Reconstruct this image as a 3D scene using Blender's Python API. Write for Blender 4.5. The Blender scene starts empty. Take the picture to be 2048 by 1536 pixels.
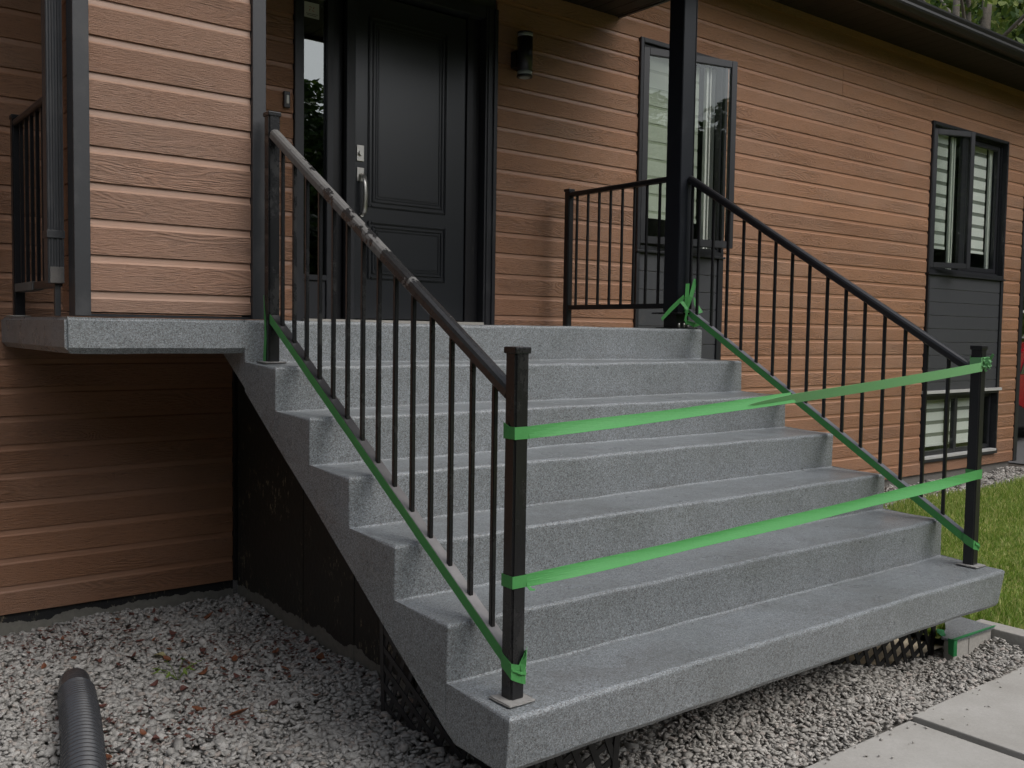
import bpy, bmesh, math, random
import numpy as np
from mathutils import Vector, Matrix
random.seed(7); rng = np.random.default_rng(7)
S = bpy.context.scene
C = S.collection
RAD = math.radians

# ------------------------------------------------------------------ camera, sky, sun, exposure
CX, CY, CZ = -1.64786, -4.02533, -0.03188
YAW, PIT, ROL, FO = 0.66284, -0.05533, 0.01496, 1903.63
cy_, sy_ = math.cos(YAW), math.sin(YAW); cp_, sp_ = math.cos(PIT), math.sin(PIT)
fw = Vector((sy_*cp_, cy_*cp_, sp_)); r0 = Vector((cy_, -sy_, 0)); u0 = r0.cross(fw)
cr_, sr_ = math.cos(ROL), math.sin(ROL)
r2 = cr_*r0 + sr_*u0; u2 = -sr_*r0 + cr_*u0
cam = bpy.data.cameras.new('camera'); co = bpy.data.objects.new('camera', cam); C.objects.link(co)
M = Matrix.Identity(4)
for i in range(3):
    M[i][0] = r2[i]; M[i][1] = u2[i]; M[i][2] = -fw[i]
M[0][3], M[1][3], M[2][3] = CX, CY, CZ
co.matrix_world = M
cam.sensor_width = 36; cam.lens = FO*36/2048; cam.clip_start = .05; cam.clip_end = 600
S.camera = co

SUN_AZ, SUN_EL = RAD(160), RAD(50)      # azimuth of the sun measured from +Y towards +X
w = bpy.data.worlds.new('World'); S.world = w; w.use_nodes = True
nt = w.node_tree; nt.nodes.clear()
sk = nt.nodes.new('ShaderNodeTexSky'); sk.sky_type = 'NISHITA'; sk.sun_disc = False
sk.sun_elevation = SUN_EL; sk.sun_rotation = SUN_AZ; sk.air_density = 1.0; sk.dust_density = 3.0; sk.ozone_density = 1.0
hs = nt.nodes.new('ShaderNodeHueSaturation'); hs.inputs['Saturation'].default_value = .38
bg = nt.nodes.new('ShaderNodeBackground'); bg.inputs[1].default_value = .15
wo = nt.nodes.new('ShaderNodeOutputWorld')
nt.links.new(sk.outputs[0], hs.inputs['Color']); nt.links.new(hs.outputs[0], bg.inputs[0]); nt.links.new(bg.outputs[0], wo.inputs[0])
sl = bpy.data.lights.new('sun', 'SUN'); sl.energy = .62; sl.angle = RAD(60); sl.color = (1, .96, .9)
so = bpy.data.objects.new('sun', sl); C.objects.link(so)
sd = Vector((math.sin(SUN_AZ)*math.cos(SUN_EL), math.cos(SUN_AZ)*math.cos(SUN_EL), math.sin(SUN_EL)))
so.rotation_euler = sd.to_track_quat('Z', 'Y').to_euler()
S.view_settings.view_transform = 'Standard'; S.view_settings.look = 'None'
S.view_settings.gamma = 1; S.view_settings.use_curve_mapping = False
S.view_settings.exposure = 0.42
S.render.engine = 'CYCLES'; S.render.resolution_x = 1024; S.render.resolution_y = 768

# ------------------------------------------------------------------ materials
def hexlin(r, g, b):
    f = lambda c: (c/255/12.92) if c/255 <= .04045 else ((c/255+.055)/1.055)**2.4
    return (f(r), f(g), f(b), 1)
class N:
    def __init__(s, name):
        s.m = bpy.data.materials.new(name); s.m.use_nodes = True
        s.t = s.m.node_tree; s.t.nodes.clear()
        s.out = s.t.nodes.new('ShaderNodeOutputMaterial')
        s.b = s.t.nodes.new('ShaderNodeBsdfPrincipled'); s.l(s.b.outputs[0], s.out.inputs[0])
    def n(s, ty, **k):
        x = s.t.nodes.new('ShaderNode'+ty)
        for a, v in k.items(): setattr(x, a, v)
        return x
    def l(s, a, b): s.t.links.new(a, b)
    def pos(s): return s.n('NewGeometry').outputs['Position']
    def objc(s): return s.n('TexCoord').outputs['Object']
    def map(s, v, scale=(1, 1, 1), loc=None, rot=(0, 0, 0)):
        x = s.n('Mapping'); x.inputs['Scale'].default_value = scale; x.inputs['Rotation'].default_value = rot
        s.l(v, x.inputs['Vector'])
        if loc is not None: s.l(loc, x.inputs['Location'])
        return x.outputs[0]
    def noise(s, v, sc, det=3, rough=.5, dist=0):
        x = s.n('TexNoise'); x.inputs['Scale'].default_value = sc; x.inputs['Detail'].default_value = det
        x.inputs['Roughness'].default_value = rough; x.inputs['Distortion'].default_value = dist
        s.l(v, x.inputs['Vector']); return x.outputs['Fac']
    def vor(s, v, sc, out='Color', feature='F1'):
        x = s.n('TexVoronoi', feature=feature); x.inputs['Scale'].default_value = sc; s.l(v, x.inputs['Vector']); return x.outputs[out]
    def ramp(s, f, stops, interp='LINEAR'):
        x = s.n('ValToRGB'); x.color_ramp.interpolation = interp
        e = x.color_ramp.elements
        while len(e) < len(stops): e.new(.5)
        for i, (p, c) in enumerate(stops):
            e[i].position = p; e[i].color = c if len(c) == 4 else (*c, 1)
        s.l(f, x.inputs[0]); return x.outputs[0]
    def mix(s, f, a, b, mode='MIX'):
        x = s.n('Mix', data_type='RGBA', blend_type=mode)
        for k, v in ((0, f), (6, a), (7, b)):
            if hasattr(v, 'is_linked'): s.l(v, x.inputs[k])
            else: x.inputs[k].default_value = v if k == 0 else (v if len(v) == 4 else (*v, 1))
        return x.outputs[2]
    def math(s, op, a, b=0., c=None):
        x = s.n('Math', operation=op)
        for k, v in ((0, a), (1, b)) + (((2, c),) if c is not None else ()):
            if hasattr(v, 'is_linked'): s.l(v, x.inputs[k])
            else: x.inputs[k].default_value = v
        return x.outputs[0]
    def set(s, name, v):
        i = s.b.inputs[name]
        if hasattr(v, 'is_linked'): s.l(v, i)
        else: i.default_value = v if not isinstance(v, tuple) or len(v) == 4 else (*v, 1)
    def bump(s, h, st, d=.01, prev=None):
        x = s.n('Bump'); x.inputs['Strength'].default_value = st; x.inputs['Distance'].default_value = d
        s.l(h, x.inputs['Height'])
        if prev is not None: s.l(prev, x.inputs['Normal'])
        s.l(x.outputs[0], s.b.inputs['Normal']); return x.outputs[0]
    def rnd(s, scale=37.):
        o = s.n('ObjectInfo'); c = s.n('CombineXYZ')
        m = s.math('MULTIPLY', o.outputs['Random'], scale)
        s.l(m, c.inputs[0]); s.l(s.math('MULTIPLY', m, 1.7), c.inputs[2]); return c.outputs[0], o.outputs['Random']

def m_siding(name, grain, base=(.368, .174, .086), dusty=.12):
    n = N(name); off, rr = n.rnd()
    p = n.map(n.pos(), (1, 1, 1), off)
    fine = n.noise(n.map(p, (10, 9, 125)), 2.2, 5, .66)
    streak = n.noise(n.map(p, (3, 3, 60)), 3, 3, .55)
    low = n.noise(n.map(p, (1.15, 1, 7.5)), 1.25, 2, .5, .35)
    rings = n.math('SINE', n.math('MULTIPLY', low, 150.))
    mask = n.ramp(n.noise(n.map(p, (.9, 1, 3)), 1.3, 2), [(.46, (0, 0, 0)), (.6, (1, 1, 1))])
    col = n.mix(streak, tuple(c*.80 for c in base), tuple(c*1.16 for c in base))
    col = n.mix(n.math('MULTIPLY', rr, .8), col, tuple(c*q for c, q in zip(base, (.80, .78, .76))))
    if grain:
        crack = n.ramp(fine, [(.33, (1, 1, 1)), (.43, (0, 0, 0))])
        col = n.mix(n.math('MULTIPLY', crack, .75), col, tuple(c*.36 for c in base))
        rr2 = n.ramp(rings, [(0., (1, 1, 1)), (.25, (0, 0, 0))])
        col = n.mix(n.math('MULTIPLY', n.math('MULTIPLY', rr2, mask), .35), col, tuple(c*.45 for c in base))
    dirt = n.ramp(n.noise(n.map(p, (1, 1, 1)), 1.1, 4), [(.4, (0, 0, 0)), (.75, (1, 1, 1))])
    col = n.mix(n.math('MULTIPLY_ADD', dirt, .3, dusty-.15), col, (.33, .235, .18))
    n.set('Base Color', col)
    n.set('Roughness', n.math('MULTIPLY_ADD', streak, .18, .33 if grain else .40))
    n.b.inputs['Specular IOR Level'].default_value = .8
    b = n.bump(fine, 1. if grain else .15, .009)
    if grain:
        n.bump(n.math('MULTIPLY', rings, mask), .55, .0026, b)
    return n.m
SID = m_siding('brown_siding_grain', True); SIDS = m_siding('brown_siding_smooth', False, (.365, .182, .100)); SIDW = m_siding('sky_lit_siding_grain', True, (.37, .182, .103), .42); SIDLS = m_siding('sky_lit_siding_smooth', False, (.41, .225, .142), .42)  # privacy-wall copies are paler: sky light and reflection put into their colour

def m_metal(name, base=(.014, .014, .016), rough=.32, dusty=0., dust=(.13, .115, .10), scale=14):
    n = N(name); p = n.pos()
    f = n.noise(n.map(p, (1, 1, .6)), scale, 6, .65)
    m = n.ramp(f, [(.60-.34*dusty, (0, 0, 0)), (.72-.18*dusty, (1, 1, 1))])
    m = n.math('MULTIPLY', m, min(1, .12+dusty*.9))
    n.set('Base Color', n.mix(m, base, dust)); n.set('Roughness', n.math('MULTIPLY_ADD', m, .4, rough))
    n.b.inputs['Specular IOR Level'].default_value = .5
    n.bump(n.noise(p, 60, 3), .12, .003)
    return n.m
BLK = m_metal('black_metal'); DUST = m_metal('dusty_black_metal', (.013, .0135, .015), .24, .22, (.070, .068, .066), 8)
def m_handrail():
    n = N('scuffed_handrail'); p = n.pos(); s_ = n.n('SeparateXYZ'); n.l(p, s_.inputs[0])
    w_ = n.math('MULTIPLY_ADD', s_.outputs[1], .19, .53)
    f = n.math('ADD', n.noise(n.map(p, (1.6, 1, 1), rot=(.5, 0, 0)), 11, 5, .6), n.math('SUBTRACT', w_, .38))
    m = n.ramp(f, [(.47, (0, 0, 0)), (.50, (1, 1, 1))])
    g = n.noise(p, 60, 4)
    n.set('Base Color', n.mix(m, n.mix(g, (.016, .016, .017), (.045, .044, .043)), n.mix(g, (.10, .096, .09), (.20, .195, .185)))); n.set('Roughness', n.math('MULTIPLY_ADD', m, .45, .2)); n.bump(m, .4, .001); return n.m
RAILD = m_handrail()
TRIM = m_metal('dark_trim', (.021, .022, .026), .38, .10, (.07, .07, .075), 6)
TRIMD = m_metal('scuffed_trim', (.036, .038, .042), .42, .30, (.085, .085, .085), 7)
PANELD = m_metal('charcoal_panel', (.055, .057, .064), .45, .05)
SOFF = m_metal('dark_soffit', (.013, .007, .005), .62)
GUTM = m_metal('gutter_metal', (.016, .0155, .015), .42, .05)

def m_concrete(name='speckled_coating', base=.222):
    n = N(name); p = n.pos()
    v1 = n.vor(p, 300); g = n.n('SeparateColor'); n.l(v1, g.inputs[0])
    v2 = n.vor(p, 170); g2 = n.n('SeparateColor'); n.l(v2, g2.inputs[0])
    col = n.ramp(g.outputs[0], [(0, (base*.26,)*3), (.18, (base*.6,)*3), (.28, (base*.83, base*.94, base*1.0)), (.74, (base*1.0, base*1.13, base*1.21)), (.82, (base*1.6, base*1.76, base*1.85))])
    c2 = n.ramp(g2.outputs[1], [(0, (base*.36, base*.37, base*.4)), (.2, (base*.55,)*3), (.26, (base,)*3), (1, (base*1.1,)*3)])
    col = n.mix(.32, col, c2)
    big = n.noise(p, 2.4, 4, .6)
    col = n.mix(1.0, col, n.ramp(big, [(.3, (.87, .87, .86)), (.7, (1.06, 1.06, 1.07))]), 'MULTIPLY')
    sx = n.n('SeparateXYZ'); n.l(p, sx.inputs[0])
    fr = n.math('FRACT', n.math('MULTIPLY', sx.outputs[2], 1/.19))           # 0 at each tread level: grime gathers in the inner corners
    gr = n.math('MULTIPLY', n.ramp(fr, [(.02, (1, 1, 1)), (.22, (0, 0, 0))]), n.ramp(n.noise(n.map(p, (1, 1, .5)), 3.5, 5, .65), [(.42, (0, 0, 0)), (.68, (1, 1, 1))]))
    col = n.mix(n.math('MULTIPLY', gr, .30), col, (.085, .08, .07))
    st = n.ramp(n.noise(n.map(p, (2.2, 2.2, .25)), 2.2, 4, .6), [(.60, (0, 0, 0)), (.72, (1, 1, 1))])
    col = n.mix(n.math('MULTIPLY', st, .16), col, (.11, .10, .09))
    n.set('Base Color', col)
    n.set('Roughness', n.ramp(n.noise(p, 5, 3), [(.35, (.27,)*3), (.7, (.5,)*3)]))
    b = n.bump(g.outputs[1], .35, .0014)
    n.bump(n.noise(p, 26, 3), .25, .006, b)
    return n.m
CON = m_concrete()
def m_simple(name, col, rough=.6, nsc=20, var=.2, bump=.2, bd=.004, spec=.5, metal=0.):
    n = N(name); p = n.pos(); f = n.noise(p, nsc, 5, .6)
    n.set('Base Color', n.mix(f, tuple(c*(1-var) for c in col), tuple(min(1, c*(1+var)) for c in col)))
    n.set('Roughness', rough); n.set('Metallic', metal); n.b.inputs['Specular IOR Level'].default_value = spec
    n.bump(f, bump, bd); return n.m
DOORM = m_simple('door_paint', (.015, .017, .021), .28, 5, .08, .04, .001, .9)
TAPE = m_simple('green_tape', (.075, .30, .085), .55, 120, .12, .25, .0015, .35)
TAPEL = m_simple('lit_green_tape', (.17, .40, .17), .55, 120, .10, .25, .0015, .35)  # paler copy of the tape, light on its upturned half put into colour
PLATE = m_simple('dusty_base_plate', (.27, .262, .25), .85, 60, .4, .6, .004)
SILLM = m_simple('grey_door_sill', (.42, .40, .36), .6, 30, .12, .1)
STEEL = m_simple('brushed_steel', (.62, .60, .56), .34, 60, .1, .05, .001, .5, .9)
ALU = m_simple('bare_aluminium_sill', (.46, .46, .45), .45, 50, .1, .05, .001)
WHITE = m_simple('white_frame', (.62, .64, .60), .5, 10, .05, .05)
DARKROOM = m_simple('dark_room', (.045, .05, .045), .9, 4, .2, .05)
BLINDW = m_simple('pale_blind_fabric', (.70, .715, .70), .9, 200, .06, .1, .001, .2)
BLINDD = m_simple('sheer_blind_fabric', (.19, .205, .185), .9, 200, .08, .1, .001, .2)
SAGE = m_simple('sage_blind_fabric', (.42, .46, .39), .9, 200, .06, .1, .001, .2)
SAGED = m_simple('sage_blind_sheer', (.30, .34, .26), .9, 200, .06, .1, .001, .2)
ACRY = m_simple('frosted_lamp_ring', (.34, .37, .38), .3, 30, .1, .05)
LIGHTBTN = m_simple('pale_button', (.6, .6, .55), .3, 30, .05, .02)
PAPER = m_simple('sticker_paper', (.42, .42, .38), .7, 30, .05, .02)
INK = m_simple('sticker_ink', (.30, .07, .05), .7, 30, .1, .02)
INKD = m_simple('sticker_grey_ink', (.08, .08, .08), .7, 30, .1, .02)
REDP = m_simple('red_car_paint', (.30, .008, .016), .22, 3, .05, .02, .001, .6)
RUB = m_simple('black_rubber', (.02, .02, .02), .7, 40, .2, .2)
TAILM = m_simple('tail_lamp', (.35, .02, .02), .15, 20, .1, .02)
PIPE = m_simple('black_ribbed_plastic', (.045, .047, .052), .25, 70, .3, .15, .002, .6)
LATB = m_simple('shaded_lattice_plastic', (.008, .008, .008), .5, 40, .2, .1)  # darker copy of the lattice plastic, shade below the step put into colour
LAT0 = m_simple('black_lattice_plastic', (.034, .034, .036), .45, 40, .3, .15)
SOIL = m_simple('dark_soil', (.085, .072, .06), .95, 30, .5, .8, .02, .2)
LAWNB = m_simple('lawn_soil', (.20, .23, .06), .95, 26, .45, .8, .02, .2)
ASPH = m_simple('grey_asphalt', (.13, .13, .13), .9, 60, .3, .5, .01)
BARK = m_simple('grey_bark', (.19, .165, .14), .9, 18, .4, .9, .02)
def m_paver():
    n = N('paver_concrete'); p = n.pos()
    f = n.noise(p, 90, 5, .7); g = n.noise(p, 3.2, 5, .6)
    c = n.mix(f, (.36, .345, .32), (.50, .485, .455)); c = n.mix(1., c, n.ramp(g, [(.3, (.82, .81, .79)), (.7, (1.05, 1.05, 1.05))]), 'MULTIPLY')
    pit = n.ramp(n.vor(p, 120, 'Distance'), [(.08, (.55,)*3), (.2, (1,)*3)]); c = n.mix(.5, c, n.mix(1., c, pit, 'MULTIPLY'))
    n.set('Base Color', c); n.set('Roughness', .88); n.bump(f, .35, .003); return n.m
PAV = m_paver()
def m_found(tar_z, dark=(.026, .025, .022)):
    n = N('tarred_foundation'); p = n.pos()
    s = n.n('SeparateXYZ'); n.l(p, s.inputs[0])
    edge = n.math('MULTIPLY_ADD', n.noise(n.map(p, (1, 1, .4)), 4.5, 5, .65), .16, tar_z-.08)
    m = n.math('GREATER_THAN', s.outputs[2], edge)
    fl = n.ramp(n.noise(n.map(p, (1, 1, .4)), 38, 5, .75), [(.58, (0, 0, 0)), (.66, (1, 1, 1))])
    fl2 = n.ramp(n.noise(p, 3.2, 3), [(.45, (0, 0, 0)), (.62, (1, 1, 1))])
    d = n.mix(n.math('MULTIPLY', fl, fl2), dark, (.42, .36, .24))
    g = n.mix(n.noise(p, 28, 6, .7), (.11, .108, .095), (.27, .26, .225))
    n.set('Base Color', n.mix(m, g, d)); n.set('Roughness', .62); n.bump(n.noise(p, 40, 5), .5, .006); return n.m
def m_glass(name='window_glass', tint=(.965, .98, .965), ior=1.7):
    n = N(name); n.t.nodes.remove(n.b)
    tr = n.n('BsdfTransparent'); tr.inputs[0].default_value = (*tint, 1)
    gl = n.n('BsdfGlossy'); gl.inputs['Roughness'].default_value = .0; gl.inputs[0].default_value = (.95, 1, .98, 1)
    fr = n.n('Fresnel'); fr.inputs[0].default_value = ior
    bp = n.n('Bump'); bp.inputs['Strength'].default_value = .12; bp.inputs['Distance'].default_value = .004
    n.l(n.noise(n.pos(), 2.2, 1), bp.inputs['Height']); n.l(bp.outputs[0], gl.inputs['Normal'])
    mx = n.n('MixShader'); n.l(n.math('MULTIPLY', fr.outputs[0], n.math('SUBTRACT', 1., n.n('NewGeometry').outputs['Backfacing'])), mx.inputs[0]); n.l(tr.outputs[0], mx.inputs[1]); n.l(gl.outputs[0], mx.inputs[2])
    n.l(mx.outputs[0], n.out.inputs[0]); return n.m
GLS = m_glass(); GLM = m_glass('sidelight_glass', (.22, .25, .22), 2.6)
def m_stone(name, lo, hi, tint):
    n = N(name); g = n.n('NewGeometry'); r = g.outputs['Random Per Island']
    c = n.ramp(r, [(0, lo), (.5, tuple((a+b)/2 for a, b in zip(lo, hi))), (.85, hi), (.93, tint), (1, tint)])
    f = n.noise(g.outputs['Position'], 130, 3); c = n.mix(.45, c, n.mix(1., c, n.ramp(f, [(.3, (.6,)*3), (.7, (1.25,)*3)]), 'MULTIPLY'))
    n.set('Base Color', c); n.set('Roughness', .85); n.bump(f, .4, .002); return n.m
STO = m_stone('crushed_grey_stone', (.27, .262, .245), (.445, .432, .408), (.34, .30, .268))
STO2 = m_stone('crushed_beige_stone', (.29, .276, .252), (.49, .465, .428), (.39, .345, .31))
def m_leaf(name, a, b, c=None, trans=.25):
    n = N(name); g = n.n('NewGeometry')
    st = [(0, a), (.6, b), (1, c or b)]
    n.set('Base Color', n.ramp(g.outputs['Random Per Island'], st)); n.set('Roughness', .6)
    t = n.n('BsdfTranslucent'); n.l(n.b.inputs['Base Color'].links[0].from_socket, t.inputs[0])
    mx = n.n('MixShader'); mx.inputs[0].default_value = trans; n.l(n.b.outputs[0], mx.inputs[1]); n.l(t.outputs[0], mx.inputs[2]); n.l(mx.outputs[0], n.out.inputs[0])
    return n.m
LEAFG = m_leaf('green_foliage', (.025, .06, .014), (.06, .12, .022), (.13, .20, .03))
LEAFD = m_leaf('dark_foliage', (.012, .028, .010), (.03, .06, .016), (.05, .09, .02))
LEAFY = m_leaf('yellow_green_foliage', (.06, .12, .02), (.14, .21, .03), (.24, .28, .06))
GRASSM = m_leaf('grass_blades', (.12, .23, .03), (.28, .41, .065), (.66, .62, .28), .4)
DRYM = m_leaf('dry_brown_leaf', (.10, .04, .022), (.18, .065, .03), (.28, .12, .05), .15)
REDL = m_leaf('dark_red_leaf', (.07, .03, .025), (.12, .045, .035), (.16, .07, .05), .15)
PALEL = m_leaf('pale_yellow_leaf', (.42, .36, .17), (.46, .42, .22), (.40, .40, .2), .25)

# ------------------------------------------------------------------ object helpers
WL = {}
def link(o, parent=None, wloc=Vector((0, 0, 0))):
    C.objects.link(o)
    wloc = Vector(wloc)
    if parent is not None:
        o.parent = parent; o.location = wloc - WL[parent.name]
    else: o.location = wloc
    WL[o.name] = wloc
    return o
def thing(name, label, cat, loc=(0, 0, 0), group=None):
    o = bpy.data.objects.new(name, None); o.empty_display_size = .1
    link(o, None, loc); o['label'] = label; o['category'] = cat
    if group: o['group'] = group
    return o
def tag(o, label=None, cat=None, group=None, kind=None):
    for k, v in (('label', label), ('category', cat), ('group', group), ('kind', kind)):
        if v: o[k] = v
    return o
def mk(name, verts, faces, mat, parent=None, smooth=False, mi=None, origin=None):
    v = np.array(verts, dtype=float)
    c = (v.min(0)+v.max(0))/2 if origin is None else np.array(origin, float)
    me = bpy.data.meshes.new(name); me.from_pydata((v-c).tolist(), [], faces); me.update()
    mats = mat if isinstance(mat, (list, tuple)) else [mat]
    for m in mats: me.materials.append(m)
    if mi is not None: me.polygons.foreach_set('material_index', mi)
    if smooth: me.polygons.foreach_set('use_smooth', [True]*len(me.polygons))
    o = bpy.data.objects.new(name, me)
    return link(o, parent, Vector(c))
def from_bm(name, bm, mat, parent=None, smooth=False):
    bmesh.ops.recalc_face_normals(bm, faces=bm.faces)
    vs = [v.co.copy() for v in bm.verts]; bm.verts.index_update()
    fs = [[v.index for v in f.verts] for f in bm.faces]; mi = [f.material_index for f in bm.faces]
    bm.free(); return mk(name, [tuple(v) for v in vs], fs, mat, parent, smooth, mi)
def bmbox(bm, x0, x1, y0, y1, z0, z1, mi=0):
    vs = [bm.verts.new((x, y, z)) for x in (x0, x1) for y in (y0, y1) for z in (z0, z1)]
    for q in ((0, 1, 3, 2), (4, 6, 7, 5), (0, 4, 5, 1), (2, 3, 7, 6), (0, 2, 6, 4), (1, 5, 7, 3)):
        f = bm.faces.new([vs[i] for i in q]); f.material_index = mi
    return vs
def box(name, x0, x1, y0, y1, z0, z1, mat, parent=None, bev=0., seg=2):
    bm = bmesh.new(); bmbox(bm, x0, x1, y0, y1, z0, z1)
    if bev: bmesh.ops.bevel(bm, geom=bm.edges[:], offset=bev, segments=seg, affect='EDGES', profile=.6)
    return from_bm(name, bm, mat, parent)
def extrude_x(name, prof, x0, x1, mat, parent=None, mi=None, bev=0):   # prof: list of (y,z) closed
    n = len(prof); v = [(x0, y, z) for y, z in prof]+[(x1, y, z) for y, z in prof]
    f = [[i, (i+1) % n, n+(i+1) % n, n+i] for i in range(n)]+[list(range(n))[::-1], list(range(n, 2*n))]
    m = (mi+[0, 0]) if mi is not None else None
    bm = bmesh.new(); bv = [bm.verts.new(p) for p in v]
    for i, q in enumerate(f):
        ff = bm.faces.new([bv[k] for k in q])
        if m: ff.material_index = m[i]
    if bev: bmesh.ops.bevel(bm, geom=bm.edges[:], offset=bev, segments=2, affect='EDGES')
    return from_bm(name, bm, mat, parent)
def extrude_y(name, prof, y0, y1, mat, parent=None, bev=0):   # prof (x,z)
    n = len(prof); v = [(x, y0, z) for x, z in prof]+[(x, y1, z) for x, z in prof]
    f = [[i, (i+1) % n, n+(i+1) % n, n+i] for i in range(n)]+[list(range(n))[::-1], list(range(n, 2*n))]
    bm = bmesh.new(); bv = [bm.verts.new(p) for p in v]
    for q in f: bm.faces.new([bv[k] for k in q])
    if bev: bmesh.ops.bevel(bm, geom=bm.edges[:], offset=bev, segments=2, affect='EDGES')
    return from_bm(name, bm, mat, parent)
def cyl(name, a, b, r, mat, parent=None, seg=20, r2=None, cap=True):
    a = Vector(a); b = Vector(b); d = (b-a).normalized(); q = d.to_track_quat('Z', 'Y')
    vs = []; fs = []
    for p, rr in ((a, r), (b, r if r2 is None else r2)):
        for i in range(seg):
            t = 2*math.pi*i/seg; vs.append(tuple(p+q @ Vector((rr*math.cos(t), rr*math.sin(t), 0))))
    for i in range(seg): fs.append([i, (i+1) % seg, seg+(i+1) % seg, seg+i])
    if cap: fs += [list(range(seg))[::-1], list(range(seg, 2*seg))]
    o = mk(name, vs, fs, mat, parent)
    sm = [True]*seg+[False]*(2 if cap else 0); o.data.polygons.foreach_set('use_smooth', sm)
    return o
def sweep(pts, prof, up=Vector((0, 0, 1))):    # bar with a closed cross-section along a straight/curved path
    vs = []; fs = []; n = len(prof)
    for i, p in enumerate(pts):
        p = Vector(p); d = (Vector(pts[min(i+1, len(pts)-1)])-Vector(pts[max(i-1, 0)])).normalized()
        s = d.cross(up).normalized(); uu = s.cross(d)
        for a, b in prof: vs.append(tuple(p+s*a+uu*b))
    for i in range(len(pts)-1):
        for k in range(n): fs.append([i*n+k, i*n+(k+1) % n, (i+1)*n+(k+1) % n, (i+1)*n+k])
    fs += [list(range(n))[::-1], [(len(pts)-1)*n+k for k in range(n)]]
    return vs, fs
def ribbon(rows):      # rows: list of lists of points (cross-sections)
    n = len(rows[0]); vs = [tuple(p) for r in rows for p in r]; fs = []
    for i in range(len(rows)-1):
        for k in range(n-1): fs.append([i*n+k, i*n+k+1, (i+1)*n+k+1, (i+1)*n+k])
    return vs, fs
def join(parts):
    V = []; F = []
    for v, f in parts:
        o = len(V); V += v; F += [[i+o for i in q] for q in f]
    return V, F

# ------------------------------------------------------------------ constants of the place
YW = 1.314; ZB = -1.508; P = .14455; GZ = -1.60
RUN, RISE, W = .32118, .19, 3.0192
TOPZ = 2.885

# ------------------------------------------------------------------ setting: ground
def sheet(name, x0, x1, y0, y1, z, mat, kind='structure', nx=1, ny=1, amp=0):
    xs = np.linspace(x0, x1, nx+1); ys = np.linspace(y0, y1, ny+1)
    v = [(x, y, z+amp*(math.sin(x*3.1+y*1.7)+math.sin(x*1.3-y*4.1))*.5) for y in ys for x in xs]
    f = [[j*(nx+1)+i, j*(nx+1)+i+1, (j+1)*(nx+1)+i+1, (j+1)*(nx+1)+i] for j in range(ny) for i in range(nx)]
    o = mk(name, v, f, mat, origin=(0, 0, 0)); return tag(o, kind=kind)
sheet('ground', -120, 160, -140, 140, GZ-.035, SOIL)
def lawn_z(x, y): return GZ+.04+.02*math.sin(x*1.1)*math.cos(y*1.3)
lv = []; lf = []
LX = [3.0, 3.369, 3.371, 3.42, 4, 5, 6, 7, 8, 9.2, 11, 14, 20, 60]; 
def lawn_top(x): return .20 if x < 3.2 else min(.42+.06*(x-5)+.05*math.sin(x*3), .62)
for x in LX:
    for k in range(9):
        y0 = -1.62 if x < 3.37 else -9.
        t = k/8; y = y0+(lawn_top(x)-y0)*t; lv.append((x, y, lawn_z(x, y)))
for i in range(len(LX)-1):
    for k in range(8): lf.append([i*9+k, (i+1)*9+k, (i+1)*9+k+1, i*9+k+1])
tag(mk('lawn', lv, lf, LAWNB), kind='structure')
sheet('gravel_bed', -3, 3.3, -2.02, YW, GZ-.018, m_simple('stone_dust', (.20, .188, .17), .95, 60, .35, .8, .01))
sheet('sand', 2.1, 3.02, -1.64, -.3, GZ+.004, m_simple('pale_sand', (.62, .53, .38), .95, 40, .35, .7, .01))
sheet('driveway', 10.9, 60, 1.4, 14, GZ-.02, ASPH)
sheet('far_lawn', -60, 90, -90, -8, GZ-.025, LAWNB)
sheet('back_lawn', 10.9, 90, 14, 80, GZ-.022, LAWNB)

# heap of gravel below the steps (height field used for the stones)
def gz(x, y):
    z = GZ
    if x > .55 and y < -1.0:
        t = max(0, min(1, (y+2.0)/.30)); b = max(0, min(1, (2.5-x)/.45, (x-.75)/.45))
        z += .105*t*b-.012*(2.35 < x < 2.95 and y > -1.9)
    if x < .6 and y < -1.0: z += .02
    if 3.0 < x < 3.22 and y < -1.75: z += .055*math.exp(-((x-3.2)**2+(y+1.85)**2)/.012)
    z += .010*math.sin(x*7.3+y*3.1)+.008*math.sin(y*11-x*5)
    return z

ICO = np.array([(0, 0, 1), (.894, 0, .447), (.276, .851, .447), (-.724, .526, .447), (-.724, -.526, .447), (.276, -.851, .447),
                (.724, .526, -.447), (-.276, .851, -.447), (-.894, 0, -.447), (-.276, -.851, -.447), (.724, -.526, -.447), (0, 0, -1)])
ICF = np.array([(0, 1, 2), (0, 2, 3), (0, 3, 4), (0, 4, 5), (0, 5, 1), (1, 6, 2), (2, 7, 3), (3, 8, 4), (4, 9, 5), (5, 10, 1),
                (6, 7, 2), (7, 8, 3), (8, 9, 4), (9, 10, 5), (10, 6, 1), (11, 7, 6), (11, 8, 7), (11, 9, 8), (11, 10, 9), (11, 6, 10)])
def stuff_mesh(name, V, F, mat, label, cat):
    me = bpy.data.meshes.new(name); nv = len(V); nf = len(F); k = F.shape[1]
    me.vertices.add(nv); me.vertices.foreach_set('co', V.astype(np.float32).ravel())
    me.loops.add(nf*k); me.loops.foreach_set('vertex_index', F.astype(np.int32).ravel())
    me.polygons.add(nf); me.polygons.foreach_set('loop_start', np.arange(0, nf*k, k, dtype=np.int32))
    me.polygons.foreach_set('loop_total', np.full(nf, k, dtype=np.int32))
    me.update(calc_edges=True); me.materials.append(mat)
    o = bpy.data.objects.new(name, me); link(o)
    return tag(o, label, cat, kind='stuff')
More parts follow.
